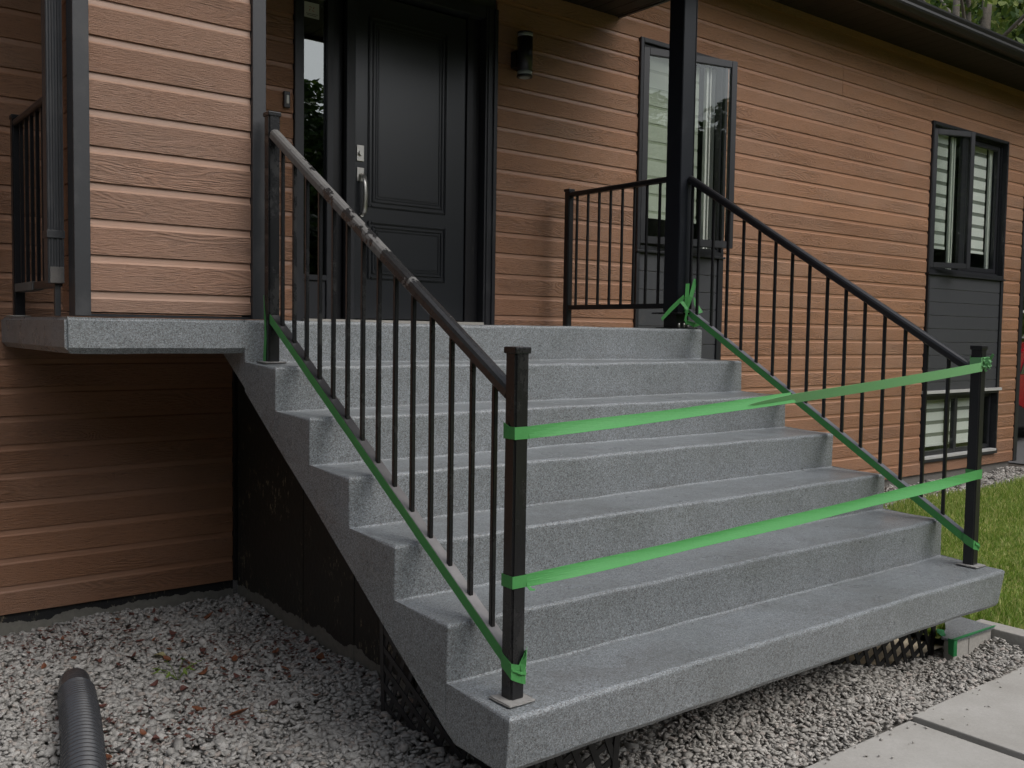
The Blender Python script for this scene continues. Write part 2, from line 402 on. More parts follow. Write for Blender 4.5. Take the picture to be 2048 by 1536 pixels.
def stones(name, pts, size, mat, label, flat=.6, big=1.0):
    n = len(pts)
    sz = size*(.55+rng.gamma(3., .16, n))[:, None]*np.stack([1+rng.random(n)*.7, .7+rng.random(n)*.35, flat*(.55+rng.random(n)*.6)], 1)*.5
    base = (ICO[None]*(1+rng.uniform(-.38, .30, (n, 12, 1)))+rng.normal(0, .14, (n, 12, 3)))*sz[:, None, :]
    a = rng.uniform(0, 2*np.pi, n); b = rng.normal(0, .35, n); c = rng.normal(0, .35, n)
    ca, sa, cb, sb, cc, sc = np.cos(a), np.sin(a), np.cos(b), np.sin(b), np.cos(c), np.sin(c)
    Z = np.zeros(n); O = np.ones(n)
    Rz = np.stack([np.stack([ca, -sa, Z], 1), np.stack([sa, ca, Z], 1), np.stack([Z, Z, O], 1)], 1)
    Rx = np.stack([np.stack([O, Z, Z], 1), np.stack([Z, cb, -sb], 1), np.stack([Z, sb, cb], 1)], 1)
    Ry = np.stack([np.stack([cc, Z, sc], 1), np.stack([Z, O, Z], 1), np.stack([-sc, Z, cc], 1)], 1)
    R = Rz @ Rx @ Ry
    V = np.einsum('nij,nkj->nki', R, base)+pts[:, None, :]
    F = (ICF[None]+(np.arange(n)*12)[:, None, None]).reshape(-1, 3)
    return stuff_mesh(name, V.reshape(-1, 3), F, mat, label, 'gravel')
def scatter(x0, x1, y0, y1, n, ok=lambda x, y: True, lift=.012):
    x = rng.uniform(x0, x1, n); y = rng.uniform(y0, y1, n)
    k = np.array([ok(a, b) for a, b in zip(x, y)]); x = x[k]; y = y[k]
    z = np.array([gz(a, b) for a, b in zip(x, y)])+rng.uniform(-.006, lift, len(x))
    return np.stack([x, y, z], 1)
def ok_left(x, y):
    if y > 1.27: return False
    if x > .47 and y > -.62: return False
    if x > .29 and -1.75 < y < -.62: return x > .33
    return True
stones('gravel', scatter(-1.6, .9, -1.9, 1.29, 38000, ok_left, .018), .0245, STO, 'crushed grey gravel bed under and beside the landing')
def ok_r(x, y):
    if y < -2.02 and x > -1: return False
    if y > -1.62 and x > 2.88: return False
    if x > 3.17 and y > -1.8: return False
    if x > 2.1 and y > -1.63: return False
    return True
stones('gravel', scatter(.55, 3.2, -2.05, -1.0, 30000, ok_r, .018), .0185, STO2, 'loose beige gravel heaped under the lowest step', .42)
stones('gravel', scatter(.2, 3.22, -3.6, -2.0, 1200, lambda x, y: x < .75 and y < -1.95, .01), .024, STO2, 'thin beige gravel left of the paving slabs')
def ok_h(x, y): return y > lawn_top(x)-.12+.1*math.sin(x*6)
stones('gravel', scatter(3.05, 11.2, .1, 1.29, 16000, ok_h, .012), .030, STO2, 'beige gravel strip along the foot of the house wall')

# grass
def grass(name, n, region, hmin, hmax, label):
    x, y = region(n); n = len(x)
    z = np.array([lawn_z(a, b) for a, b in zip(x, y)])-.005
    h = rng.uniform(hmin, hmax, n)*(.75+.35*np.sin(x*3.3)*np.sin(y*4.1+x)); a = rng.uniform(0, 2*np.pi, n); wd = rng.uniform(.0022, .0042, n)
    ln = rng.normal(0, .55, n)*h; la = rng.uniform(0, 2*np.pi, n)
    sx, sy = np.cos(a)*wd, np.sin(a)*wd; lx, ly = np.cos(la)*ln, np.sin(la)*ln
    V = np.stack([np.stack([x-sx, y-sy, z], 1), np.stack([x+sx, y+sy, z], 1),
                  np.stack([x+lx*.35+sx*.7, y+ly*.35+sy*.7, z+h*.6], 1), np.stack([x+lx*.35-sx*.7, y+ly*.35-sy*.7, z+h*.6], 1),
                  np.stack([x+lx, y+ly, z+h], 1)], 1).reshape(-1, 3)
    b = (np.arange(n)*5)[:, None]
    F = np.concatenate([b+np.array([[0, 1, 2]]), b+np.array([[0, 2, 3]]), b+np.array([[3, 2, 4]])])
    return stuff_mesh(name, V, F, GRASSM, label, 'grass')
def reg(n):
    x = 2.95+rng.random(n)**1.35*8.2; y = rng.uniform(-3.0, .75, n)
    top = np.array([lawn_top(a) for a in x])+rng.normal(0, .05, n)
    k = (y < top) & ~((x < 3.42) & (y < -1.60)) & ~((x < 3.0+.0) & (y > -9))
    k &= ~((x > 3.2) & (x < 3.39) & (y < -1.60)) & (x > 3.02)
    return x[k], y[k]
grass('grass', 190000, reg, .035, .095, 'unmown green grass with pale dry blades right of the stairs')

# ------------------------------------------------------------------ paving slabs and kerb blocks
path = tag(mk('path', [(.2, -6, GZ-.02), (12, -6, GZ-.02), (12, -2.0, GZ-.02), (.2, -2.0, GZ-.02)], [[0, 1, 2, 3]], SOIL), kind='structure')
for i, (x0, x1, y0, y1) in enumerate(((.72, 1.992, -2.93, -2.035), (2.045, 3.30, -2.93, -2.015), (1.25, 2.52, -3.86, -2.97), (3.345, 4.6, -2.95, -2.02), (2.56, 3.8, -3.88, -2.97))):
    box('paving_slab', x0, x1, y0, y1, GZ-.03, GZ+.006+.002*(i % 3), PAV, path, .006)

gp_ = scatter(.8, 3.25, -2.6, -2.03, 420, lambda x, y: (y > -2.03-rng.exponential(.09)) and not (1.99 < x < 2.05), .0); gp_[:, 2] = GZ+.011
stones('gravel', gp_, .009, STO2, 'fine grit chips scattered on the edges of the paving slabs', .5)
blk = m_simple('pale_kerb_concrete', (.36, .345, .315), .9, 70, .25, .4)
def kerb(x0, x1, y0, y1, label, mats=blk, top=None):
    t = thing('kerb_block', label, 'concrete block', ((x0+x1)/2, (y0+y1)/2, GZ-.02), 'kerb blocks edging the lawn')
    box('block', x0, x1, y0, y1, GZ-.03, -1.508, mats, t, .006)
    return t
ZT = -1.508
k1 = kerb(2.850, 3.000, -1.775, -1.725, 'pale kerb block with green tape on its end beside the black lattice')
k2 = kerb(3.006, 3.235, -1.775, -1.725, 'kerb block between the taped block and the kerb corner')
k3 = kerb(3.24, 3.36, -2.45, -1.66, 'long grey kerb edging running forward from the kerb corner beside the paving slabs')
cp_ = [(2.842, -1.784), (3.238, -1.790), (3.262, -1.60), (3.12, -1.585), (3.0, -1.66), (2.842, -1.715)]
bm = bmesh.new(); aa = [bm.verts.new((x_, y_, ZT+.001)) for x_, y_ in cp_]; bb_ = [bm.verts.new((x_, y_, ZT+.014)) for x_, y_ in cp_]
bm.faces.new(aa[::-1]); bm.faces.new(bb_)
for q in range(6): bm.faces.new((aa[q], aa[(q+1) % 6], bb_[(q+1) % 6], bb_[q]))
bmesh.ops.bevel(bm, geom=bm.edges[:], offset=.003, segments=2, affect='EDGES')
tag(from_bm('coating_spill', bm, CON), 'thin grey speckled coating cap lying over the kerb blocks', 'concrete cap')
v, f = join([ribbon([[(2.8385, -1.752, ZT+.018), (2.8385, -1.756, -1.565)], [(2.8385, -1.782, ZT+.018), (2.8385, -1.782, -1.575)], [(2.858, -1.789, ZT+.016), (2.856, -1.79, -1.57)]]),
             ribbon([[(2.8385, -1.79, ZT+.018), (2.8385, -1.772, ZT+.0185)], [(3.0, -1.795, ZT+.018), (3.0, -1.777, ZT+.0185)], [(3.236, -1.796, ZT+.018), (3.236, -1.787, ZT+.0185)]]),
             ribbon([[(2.84, -1.72, ZT+.019), (2.88, -1.72, ZT+.017)], [(2.85, -1.69, ZT+.03), (2.92, -1.69, ZT+.02)], [(2.90, -1.66, ZT+.03), (2.96, -1.67, ZT+.016)]])])
o = mk('masking_tape', v, f, m_simple('dark_green_tape', (.02, .20, .06), .5, 60, .3, .4), smooth=False); tag(o, 'dark green tape stuck over the end of the pale kerb block', 'tape')
o.modifiers.new('thick', 'SOLIDIFY').thickness = .0015

# ------------------------------------------------------------------ concrete staircase
stairs = thing('concrete_staircase', 'grey speckled concrete staircase of six steps with cantilevered landing', 'staircase', (W/2, -.6, GZ))
def wob(p):
    x, y, z = p
    return (x+.0012*math.sin(z*31+y*23), y+.0022*math.sin(x*5.3+z*9)+.0013*math.sin(x*17.+z*4), z+.0018*math.sin(x*4.1+y*7)+.0012*math.sin(x*13.7+y*5))
def step_obj(name, prof, x0, x1, nose, sides, r=.016, xr_bottom=0.):
    # prof (y,z) list; nose: index of nosing vertex; sides: list of index pairs whose edges at x0/x1 are rounded
    n = len(prof); bm = bmesh.new()
    A = [bm.verts.new((x0, y, z)) for y, z in prof]; B = [bm.verts.new((x1, y, z)) for y, z in prof]
    if xr_bottom:
        for v in B:
            if v.co.z < prof[nose][1]-.1: v.co.x -= xr_bottom
    for i in range(n): bm.faces.new((A[i], A[(i+1) % n], B[(i+1) % n], B[i]))
    bm.faces.new(A[::-1]); bm.faces.new(B)
    bm.edges.ensure_lookup_table()
    es = [e for e in bm.edges if set(e.verts) == {A[nose], B[nose]}]

    for L in (A, B):
        for a, b in sides[:1]: es += [e for e in bm.edges if set(e.verts) == {L[a], L[b]}]
    bmesh.ops.bevel(bm, geom=es, offset=r, segments=4, affect='EDGES', profile=.5)
    yf_ = prof[nose][0]; zl = prof[nose][1]-RISE-.002
    ve = [e for e in bm.edges if all(abs(v.co.y-yf_) < .012 and min(abs(v.co.x-x0), abs(v.co.x-x1)) < .04 and v.co.z > zl for v in e.verts) and abs(e.verts[0].co.z-e.verts[1].co.z) > .08 and abs(e.verts[0].co.x-e.verts[1].co.x) < .04]
    bmesh.ops.bevel(bm, geom=ve, offset=.0045, segments=2, affect='EDGES', profile=.5)
    for k in range(1, 30):
        x = x0+(x1-x0)*k/30
        bmesh.ops.bisect_plane(bm, geom=bm.verts[:]+bm.edges[:]+bm.faces[:], plane_co=(x, 0, 0), plane_no=(1, 0, 0))
    for v in bm.verts: v.co = wob(v.co)
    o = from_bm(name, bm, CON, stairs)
    return o
def soff(y): return -.151+(y-.269)*.6052
for k in range(1, 7):
    yf, yb, zt = -k*RUN, -(k-1)*RUN, -k*RISE
    if k < 6:
        prof = [(yb, zt+.006), (yb-.007, zt), (yf, zt), (yf, zt-RISE), (yf, soff(yf)), (yb, soff(yb))]
        sides = [(1, 2), (2, 3)]
        step_obj('step', prof, 0, W, 2, sides)
    else:
        prof = [(yb, zt+.006), (yb-.007, zt), (yf, zt), (yf+.010, -1.296), (yf+.022, -1.313), (-1.655, -1.313), (yb, soff(yb))]
        step_obj('step', prof, 0, W, 2, [(1, 2), (2, 3)], .018, .035)
# landing
bm = bmesh.new()
def landing():
    prof = [(YW-.02, 0), (0, 0), (0, -RISE), (0, -.30), (.26, -.1555), (YW-.02, -.15)]
    return step_obj('landing_slab', prof, 0, W, 1, [(0, 1), (1, 2)])
L0 = landing()
bm.free(); bm = bmesh.new()
vs = [(x, y, z) for z, i in ((0, 0), (-.122, 0), (-.146, 1)) for x, y in ((-.732+.022*i, 0+.02*i), (0, 0+.02*i), (0, YW-.02), (-.732+.022*i, YW-.02))]
bv = [bm.verts.new(p) for p in vs]
bm.faces.new(bv[0:4]); bm.faces.new(bv[8:12][::-1])
for l in (0, 4):
    for i in range(4): bm.faces.new((bv[l+i], bv[l+(i+1) % 4], bv[l+4+(i+1) % 4], bv[l+4+i]))
es = [e for e in bm.edges if (set(e.verts) in ({bv[0], bv[1]}, {bv[0], bv[3]}, {bv[0], bv[4]}))]
bmesh.ops.bevel(bm, geom=es, offset=.012, segments=3, affect='EDGES')
for k in range(1, 8):
    bmesh.ops.bisect_plane(bm, geom=bm.verts[:]+bm.edges[:]+bm.faces[:], plane_co=(-.732+.732*k/8, 0, 0), plane_no=(1, 0, 0))
for v in bm.verts: v.co = wob(v.co)
from_bm('landing_overhang', bm, CON, stairs)
# support wall under the stairs
yy = [-.62, .26, YW-.02]
sw = extrude_x('support_wall', [(-.62, GZ-.1), (YW-.02, GZ-.1), (YW-.02, -.148), (.262, -.158), (-.62, soff(-.62)+.004)], .485, .60, m_found(-1.53), stairs)
extrude_x('support_wall', [(-.62, GZ-.1), (YW-.02, GZ-.1), (YW-.02, -.148), (.262, -.158), (-.62, soff(-.62)+.004)], 2.45, 2.57, bpy.data.materials['tarred_foundation'], stairs)
for yj in (-.12, .42): box('form_joint', .4815, .4845, yj, yj+.012, GZ-.06, soff(yj)-.01 if yj < .2 else -.17, bpy.data.materials['tarred_foundation'], stairs)
box('support_post', .455, .483, -.66, -.55, GZ-.08, soff(-.62)-.03, bpy.data.materials['tarred_foundation'], stairs, .003)

# ------------------------------------------------------------------ house
house = thing('house', 'long house clad in brown wood-grain siding with dark trim and low eaves', 'house', (4, YW, ZB))
# boards: split the wall rectangle around openings
OPEN = [(.835, 2.335, -.02, 2.16), (3.713, 4.756, -.66, 2.262), (8.085, 9.80, -1.365, 2.262), (3.62-.0, 4.85, -1.365, -.66) if False else (0, 0, 0, 0)]
PROFN = [(-.012, 0), (-.012, .110), (-.0045, .118), (-.0025, P-.0015), (.006, P-.0015), (.006, 0)]
mesh_cache = {}
def board(parent, xa, xb, y, z0, h=P, cut_bottom=0., name='siding_board'):
    ws = parent is not house
    L = round(xb-xa, 3); key = (L, round(h, 3), round(cut_bottom, 3), ws)
    if key not in mesh_cache:
        pr = [(a, max(b, cut_bottom)) for a, b in PROFN]
        if h < P-.002: pr = [(a, min(b, h)) for a, b in pr]
        # drop duplicates
        q = []
        for p_ in pr:
            if not q or (abs(p_[0]-q[-1][0])+abs(p_[1]-q[-1][1])) > 1e-5: q.append(p_)
        n = len(q); v = [(-L/2, a, b) for a, b in q]+[(L/2, a, b) for a, b in q]
        f = [[i, (i+1) % n, n+(i+1) % n, n+i] for i in range(n)]+[list(range(n))[::-1], list(range(n, 2*n))]
        mi = [1 if (min(q[i][1], q[(i+1) % n][1]) >= .1099 and q[i][0] < .005 and q[(i+1) % n][0] < .005) else 0 for i in range(n)]+[0, 0]
        me = bpy.data.meshes.new(name); bmm = bmesh.new(); bb = [bmm.verts.new(t) for t in v]
        for ff, m_ in zip(f, mi):
            g = bmm.faces.new([bb[k] for k in ff]); g.material_index = m_
        bmesh.ops.recalc_face_normals(bmm, faces=bmm.faces); bmm.to_mesh(me); bmm.free()
        me.materials.append(SIDW if ws else SID); me.materials.append(SIDLS if ws else SIDS); mesh_cache[key] = me
    o = bpy.data.objects.new(name, mesh_cache[key]); link(o, parent, ((xa+xb)/2, y+random.uniform(-.0006, .0006), z0)); return o
def segs(a, b, cuts):
    s = [(a, b)]
    for c0, c1 in cuts:
        t = []
        for p0, p1 in s:
            if c1 <= p0 or c0 >= p1: t.append((p0, p1)); continue
            if c0 > p0: t.append((p0, c0))
            if c1 < p1: t.append((c1, p1))
        s = t
    return s
XR_ = 10.255
joints = {26: 6.44, 27: 6.44, 28: 8.165, 29: 2.62}
for i in range(31):
    z0 = ZB+i*P; z1 = z0+P
    cuts = [(a, b) for a, b, c, d in OPEN if z0+.02 < d and z1-.02 > c]
    if z1 < -.05: cuts.append((.46, 2.62))
    if i in joints: cuts.append((joints[i]-.0012, joints[i]+.0012))
    for a, b in segs(-3.2, XR_, cuts):
        if b-a > .02: board(house, a+.0005, b-.0005, YW, z0, min(P, TOPZ+.03-z0))
# filler below/above openings (backing sheathing)
cells_x = sorted({-3.2, XR_, *[v for o_ in OPEN[:3] for v in o_[:2]]})
bm = bmesh.new()
for xa, xb in zip(cells_x[:-1], cells_x[1:]):
    zc = [(ZB, TOPZ)]
    for a, b, c, d in OPEN[:3]:
        if a <= xa and xb <= b: zc = segs(ZB, TOPZ, [(c, d)])
    for c, d in zc: bmbox(bm, xa, xb, YW+.008, YW+.06, c, d)
from_bm('sheathing', bm, DARKROOM, house)
# foundation
fm = m_found(-1.555, (.012, .013, .014))
box('foundation', -3.2, .47, YW+.012, YW+.06, GZ-.1, ZB-.001, fm, house)
box('foundation', 2.6, XR_-.03, YW+.02, YW+.06, GZ-.1, ZB-.001, m_simple('grey_foundation', (.17, .16, .145), .9, 30, .3, .4), house)
box('corner_trim', .462, .484, YW-.03, YW+.004, ZB-.002, -.16, BLK, house, .001)
bm = bmesh.new(); bmbox(bm, XR_, XR_+.085, YW-.022, YW+.1, ZB-.01, TOPZ); from_bm('corner_trim', bm, TRIM, house)
# side wall of the house, receding
box('side_wall', XR_+.02, XR_+.08, YW+.1, 8, ZB, TOPZ, SID, house)
# main roof, soffit, gutter
bm = bmesh.new()
v = [(-4, .80, 2.93), (11.0, .80, 2.93), (11.0, .80, 3.03), (-4, .80, 3.03), (-4, 5, 4.2), (11.0, 5, 4.2), (11, 9, 3.0), (-4, 9, 3.0)]
bv = [bm.verts.new(p) for p in v]
for q in ((0, 1, 2, 3), (3, 2, 5, 4), (4, 5, 6, 7), (0, 7, 6, 1), (0, 3, 4, 7), (1, 6, 5, 2)): bm.faces.new([bv[i] for i in q])
from_bm('roof', bm, m_simple('dark_shingle', (.03, .03, .03), .9, 60, .4, .6), house)
nso = 0
x = 3.5
while x < 11.0:                                  # soffit planks run out from the wall
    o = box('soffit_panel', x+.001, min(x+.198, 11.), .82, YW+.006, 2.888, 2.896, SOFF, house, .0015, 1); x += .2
box('fascia', -4, 11.0, .800, .8185, 2.872, 3.03, TRIM, house, .003)
gp = [(.798, 3.02), (.798, 2.905), (.70, 2.893), (.652, 2.912), (.645, 2.93), (.652, 2.955), (.640, 2.985), (.640, 3.002), (.655, 3.006), (.655, 2.99), (.70, 2.99)]
extrude_x('gutter', gp, -4, 11.05, GUTM, house)
# porch roof
PX1 = 3.50; PY0 = -.58; PZ = 2.355
y = PY0
n_p = 0
yk = -.9
x = -1.0
while x < PX1-.05:
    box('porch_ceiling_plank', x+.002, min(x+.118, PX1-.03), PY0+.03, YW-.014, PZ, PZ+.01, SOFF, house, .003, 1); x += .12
box('porch_beam', PX1-.028, PX1, PY0, YW-.014, PZ-.006, PZ+.2, TRIM, house, .003)
box('porch_fascia', -1.05, PX1-.03, PY0, PY0+.028, PZ-.03, PZ+.2, TRIM, house, .003)
box('porch_roof', -1.05, PX1-.001, PY0+.03, YW-.014, PZ+.012, PZ+.2, bpy.data.materials['dark_shingle'], house)

# --- front door (part of the house) with its pieces as sub-parts
DY = YW
door = box('front_door', 1.275, 2.125, DY+.055, DY+.095, .035, 2.07, DOORM, house, .002)
box('door_edge_strip', 1.212, 1.272, DY+.030, DY+.075, -.0+.004, 2.09, TRIM, door, .003)
def raised(x0, x1, z0, z1):
    y = DY+.055
    for k, (d, t, dep) in enumerate(((0, .018, .014), (.032, .012, .010), (.054, .010, .006))):
        bm = bmesh.new(); a, b, c, e = x0+d, x1-d, z0+d, z1-d
        for q in ((a, a+t, c, e), (b-t, b, c, e), (a+t, b-t, c, c+t), (a+t, b-t, e-t, e)):
            bmbox(bm, q[0], q[1], y-dep, y+.001, q[2], q[3])
        bmesh.ops.bevel(bm, geom=bm.edges[:], offset=t*.3, segments=2, affect='EDGES')
        from_bm('panel_moulding', bm, DOORM, door)
    bm = bmesh.new(); d = .07
    bmbox(bm, x0+d, x1-d, y-.006, y+.001, z0+d, z1-d); bmesh.ops.bevel(bm, geom=bm.edges[:], offset=.0055, segments=2, affect='EDGES')
    from_bm('door_panel', bm, DOORM, door)
raised(1.375, 1.975, .745, 1.94); raised(1.375, 1.975, .29, .66)
# lock and grip handle
box('deadbolt_plate', 1.293, 1.343, DY+.046, DY+.054, 1.025, 1.125, STEEL, door, .002)
cyl('deadbolt_cylinder', (1.318, DY+.046, 1.075), (1.318, DY+.030, 1.075), .016, STEEL, door)
box('handle_plate', 1.295, 1.345, DY+.046, DY+.054, .900, .985, STEEL, door, .002)
hp = [(1.325, DY+.040, .945), (1.328, DY+.012, .925), (1.331, DY+.004, .88), (1.333, DY+.002, .82), (1.332, DY+.006, .75), (1.330, DY+.012, .705), (1.326, DY+.045, .685)]
v, f = sweep(hp, [(-.005, -.014), (.005, -.014), (.005, .014), (-.005, .014)], Vector((1, 0, 0)))
mk('grip_handle', v, f, STEEL, door, True)
cyl('handle_foot', (1.327, DY+.054, .69), (1.327, DY+.036, .69), .014, STEEL, door)
# door frame and casing
fr = box('door_casing', 2.235, 2.333, DY-.028, DY+.10, .0, 2.16, TRIM, house, .003)
box('door_jamb', 2.130, 2.232, DY+.04, DY+.11, .02, 2.13, BLK, fr, .002)
box('door_casing_edge', 2.252, 2.268, DY-.036, DY-.0285, .0, 2.155, TRIM, fr, .001)
box('door_casing_edge', 2.300, 2.328, DY-.040, DY-.0285, .0, 2.155, TRIM, fr, .001)
hd = box('door_head', .84, 2.232, DY-.026, DY+.10, 2.085, 2.158, TRIM, house, .003)
box('mullion', 1.12, 1.209, DY+.085, DY+.12, .02, 2.083, BLK, hd, .002)
sill = box('door_sill', .90, 2.232, DY-.045, DY+.10, .0035, .026, SILLM, house, .003)
# sidelight window
sf = bmesh.new()
bmbox(sf, .838, .872, DY-.028, DY+.1, 0, 2.083); bmbox(sf, .874, .906, DY-.008, DY+.08, .0, 2.083)
bmbox(sf, 1.066, 1.086, DY+.006, DY+.1, .0, 2.083); bmbox(sf, 1.088, 1.117, DY+.022, DY+.1, .0, 2.083)
bmbox(sf, .907, 1.065, DY+.004, DY+.08, 1.955, 2.083); bmbox(sf, .907, 1.065, DY+.004, DY+.08, .262, .295)
bmbox(sf, .907, 1.065, DY+.02, DY+.07, .03, .26)
bmesh.ops.bevel(sf, geom=sf.edges[:], offset=.0022, segments=2, affect='EDGES')
side = from_bm('sidelight', sf, TRIM, house)
box('pane', .9075, 1.0645, DY+.034, DY+.040, .296, 1.954, GLM, side)
stk = box('sticker', .925, 1.022, DY+.0325, DY+.0337, 1.835, 1.925, PAPER, side)
parts = []
for a0 in range(4):
    t0 = a0*math.pi/2; rows = []
    for k in range(7):
        t = t0+k*.16; r = .006+.0028*k; wv = .0035*math.sin(math.pi*k/6)+.0006
        rows.append([Vector((.973+(r-wv)*math.cos(t), DY+.0318, 1.888+(r-wv)*.8*math.sin(t))), Vector((.973+(r+wv)*math.cos(t), DY+.0318, 1.888+(r+wv)*.8*math.sin(t)))])
    parts.append(ribbon(rows))
v, f = join(parts); mk('sticker_mark', v, f, INK, side)
v, f = join([ribbon([[(x0, DY+.0318, z), (x0, DY+.0318, z+.0035)], [(x1, DY+.0318, z), (x1, DY+.0318, z+.0035)]]) for x0, x1, z in ((.935, 1.012, 1.856), (.942, 1.004, 1.847))])
mk('sticker_line', v, f, INKD, side)
# room behind the sidelight
def room(x0, x1, z0, z1, d=.6, mat=DARKROOM):
    bm = bmesh.new(); vs = [bm.verts.new(p) for p in ((x0, YW+.06, z0), (x1, YW+.06, z0), (x1, YW+.06, z1), (x0, YW+.06, z1), (x0, YW+d, z0), (x1, YW+d, z0), (x1, YW+d, z1), (x0, YW+d, z1))]
    for q in ((4, 5, 6, 7), (0, 4, 7, 3), (1, 2, 6, 5), (0, 1, 5, 4), (3, 7, 6, 2)): bm.faces.new([vs[i] for i in q])
    me = from_bm('room_recess', bm, mat, house); return me
room(.835, 2.335, -.02, 2.16, .5); room(3.713, 4.756, -.66, 2.262, .5); room(8.085, 9.80, -1.365, 2.262, .5)

# --- windows
def frame_boxes(bm, x0, x1, z0, z1, t, y0, y1):
    bmbox(bm, x0, x0+t, y0, y1, z0, z1); bmbox(bm, x1-t, x1, y0, y1, z0, z1)
    bmbox(bm, x0+t, x1-t, y0, y1, z0, z0+t); bmbox(bm, x0+t, x1-t, y0, y1, z1-t, z1)
def sash(win, x0, w_, z0, z1, ang, fl=.055, y0=YW-.012):
    # built closed then turned about its left edge
    R_ = Matrix.Translation((x0, y0+.03, 0)) @ Matrix.Rotation(-ang, 4, 'Z') @ Matrix.Translation((-x0, -(y0+.03), 0))
    bm = bmesh.new(); frame_boxes(bm, x0, x0+w_, z0, z1, fl, y0-.012, y0+.03)
    frame_boxes(bm, x0+fl-.012, x0+w_-fl+.012, z0+fl-.012, z1-fl+.012, .016, y0-.006, y0+.02)
    bmesh.ops.bevel(bm, geom=bm.edges[:], offset=.003, segments=2, affect='EDGES')
    bmesh.ops.transform(bm, matrix=R_, verts=bm.verts[:]); from_bm('casement_sash', bm, TRIM, win)
    bm = bmesh.new(); bmbox(bm, x0+fl+.003, x0+w_-fl-.003, y0+.004, y0+.009, z0+fl+.003, z1-fl-.003)
    bmesh.ops.transform(bm, matrix=R_, verts=bm.verts[:]); from_bm('pane', bm, GLS, win)
def zebra(win, x0, x1, z0, z1, y, band, gap, mats, bottom=True, name='zebra_blind', ph=0.):
    bm = bmesh.new(); z = z1-ph; k = 0
    while z > z0:
        h = band if k % 2 == 0 else gap; zz = max(z-h, z0)
        bmbox(bm, x0, x1, y+(.0 if k % 2 == 0 else .004), y+.002+(.0 if k % 2 == 0 else .004), zz, z, k % 2); z = zz; k += 1
    if bottom: bmbox(bm, x0, x1, y-.006, y+.008, z0-.03, z0-.001, 0)
    from_bm(name, bm, mats, win)
# window by the column
bm = bmesh.new(); frame_boxes(bm, 3.716, 4.753, .625, 2.258, .034, YW-.03, YW+.055); frame_boxes(bm, 3.752, 4.717, .661, 2.222, .02, YW-.004, YW+.05)
bmesh.ops.bevel(bm, geom=bm.edges[:], offset=.003, segments=2, affect='EDGES')
w1 = from_bm('window', bm, TRIM, house); w1['label'] = 'tall window behind the black porch column with its sash open'
sash(w1, 3.765, .90, .675, 2.19, RAD(13))
zebra(w1, 3.80, 4.56, .93, 2.2, YW+.12, .118, .022, [SAGE, SAGED], True, 'roller_blind')
box('white_liner', 4.60, 4.622, YW+.07, YW+.10, .68, 2.2, WHITE, w1); box('white_liner', 4.645, 4.66, YW+.07, YW+.10, .68, 2.2, WHITE, w1); box('white_liner', 4.70, 4.708, YW+.07, YW+.10, .68, 2.2, WHITE, w1)
box('window_sill', 3.705, 4.765, YW-.045, YW+.0, .605, .623, TRIM, w1, .003)
# window by the house corner
bm = bmesh.new(); frame_boxes(bm, 8.088, 9.797, .665, 2.258, .034, YW-.03, YW+.10); frame_boxes(bm, 8.124, 9.761, .701, 2.222, .022, YW+.03, YW+.09)
frame_boxes(bm, 8.95, 9.735, .727, 2.195, .05, YW+.045, YW+.085); bmbox(bm, 8.86, 8.948, YW+.045, YW+.085, .727, 2.195)
bmesh.ops.bevel(bm, geom=bm.edges[:], offset=.003, segments=2, affect='EDGES')
w2 = from_bm('window', bm, TRIM, house); w2['label'] = 'wide window near the house corner with striped blinds and its sash open'
sash(w2, 8.135, .545, .715, 2.18, RAD(20))
box('pane', 9.003, 9.682, YW+.058, YW+.064, .78, 2.142, GLS, w2)
box('pane', 8.15, 8.858, YW+.058, YW+.064, .73, 2.19, GLS, w2)
zebra(w2, 8.16, 8.72, .98, 2.2, YW+.14, .095, .042, [BLINDW, BLINDD])
zebra(w2, 9.02, 9.61, .98, 2.2, YW+.14, .095, .042, [BLINDW, BLINDD])
for a, b in ((8.755, 8.785), (8.81, 8.835), (8.99, 9.0), (9.64, 9.70)): box('white_liner', a, b, YW+.11, YW+.135, .73, 2.19, WHITE, w2)
box('window_sill', 8.08, 9.81, YW-.045, YW, .642, .662, TRIM, w2, .003)
# charcoal panels under the windows
def under(x0, x1, z0, z1):
    z = z1; first = None
    box('panel_trim', x0, x0+.035, YW-.03, YW+.01, z0, z1, TRIM, house, .002); box('panel_trim', x1-.06, x1, YW-.03, YW+.01, z0, z1, TRIM, house, .002)
    k = 0
    while z > z0+.01:
        zz = max(z-P, z0)
        box('charcoal_board', x0+.037, x1-.062, YW-.014, YW+.004, zz+.0032, z-.0016, PANELD, house, .0016, 1)
        z = zz
    box('panel_backing', x0+.036, x1-.061, YW+.001, YW+.007, z0, z1, ALU, house)
under(3.716, 4.753, -.66, .604)
under(8.10, 9.80, -.605, .641)
# basement window
bm = bmesh.new(); frame_boxes(bm, 8.105, 9.797, -1.362, -.64, .03, YW-.03, YW+.10); frame_boxes(bm, 8.137, 8.93, -1.325, -.672, .045, YW+.03, YW+.08); frame_boxes(bm, 8.935, 9.765, -1.325, -.672, .045, YW+.045, YW+.09)
bmesh.ops.bevel(bm, geom=bm.edges[:], offset=.003, segments=2, affect='EDGES')
w3 = from_bm('window', bm, TRIM, house); w3['label'] = 'low basement window under the charcoal panel at the house corner'
box('pane', 8.184, 8.883, YW+.05, YW+.056, -1.278, -.719, GLS, w3); box('pane', 8.982, 9.718, YW+.062, YW+.068, -1.278, -.719, GLS, w3)
zebra(w3, 8.19, 8.86, -1.22, -.70, YW+.14, .095, .042, [BLINDW, BLINDD], ph=.03); zebra(w3, 8.99, 9.5, -1.22, -.70, YW+.14, .095, .042, [BLINDW, BLINDD], ph=.03)
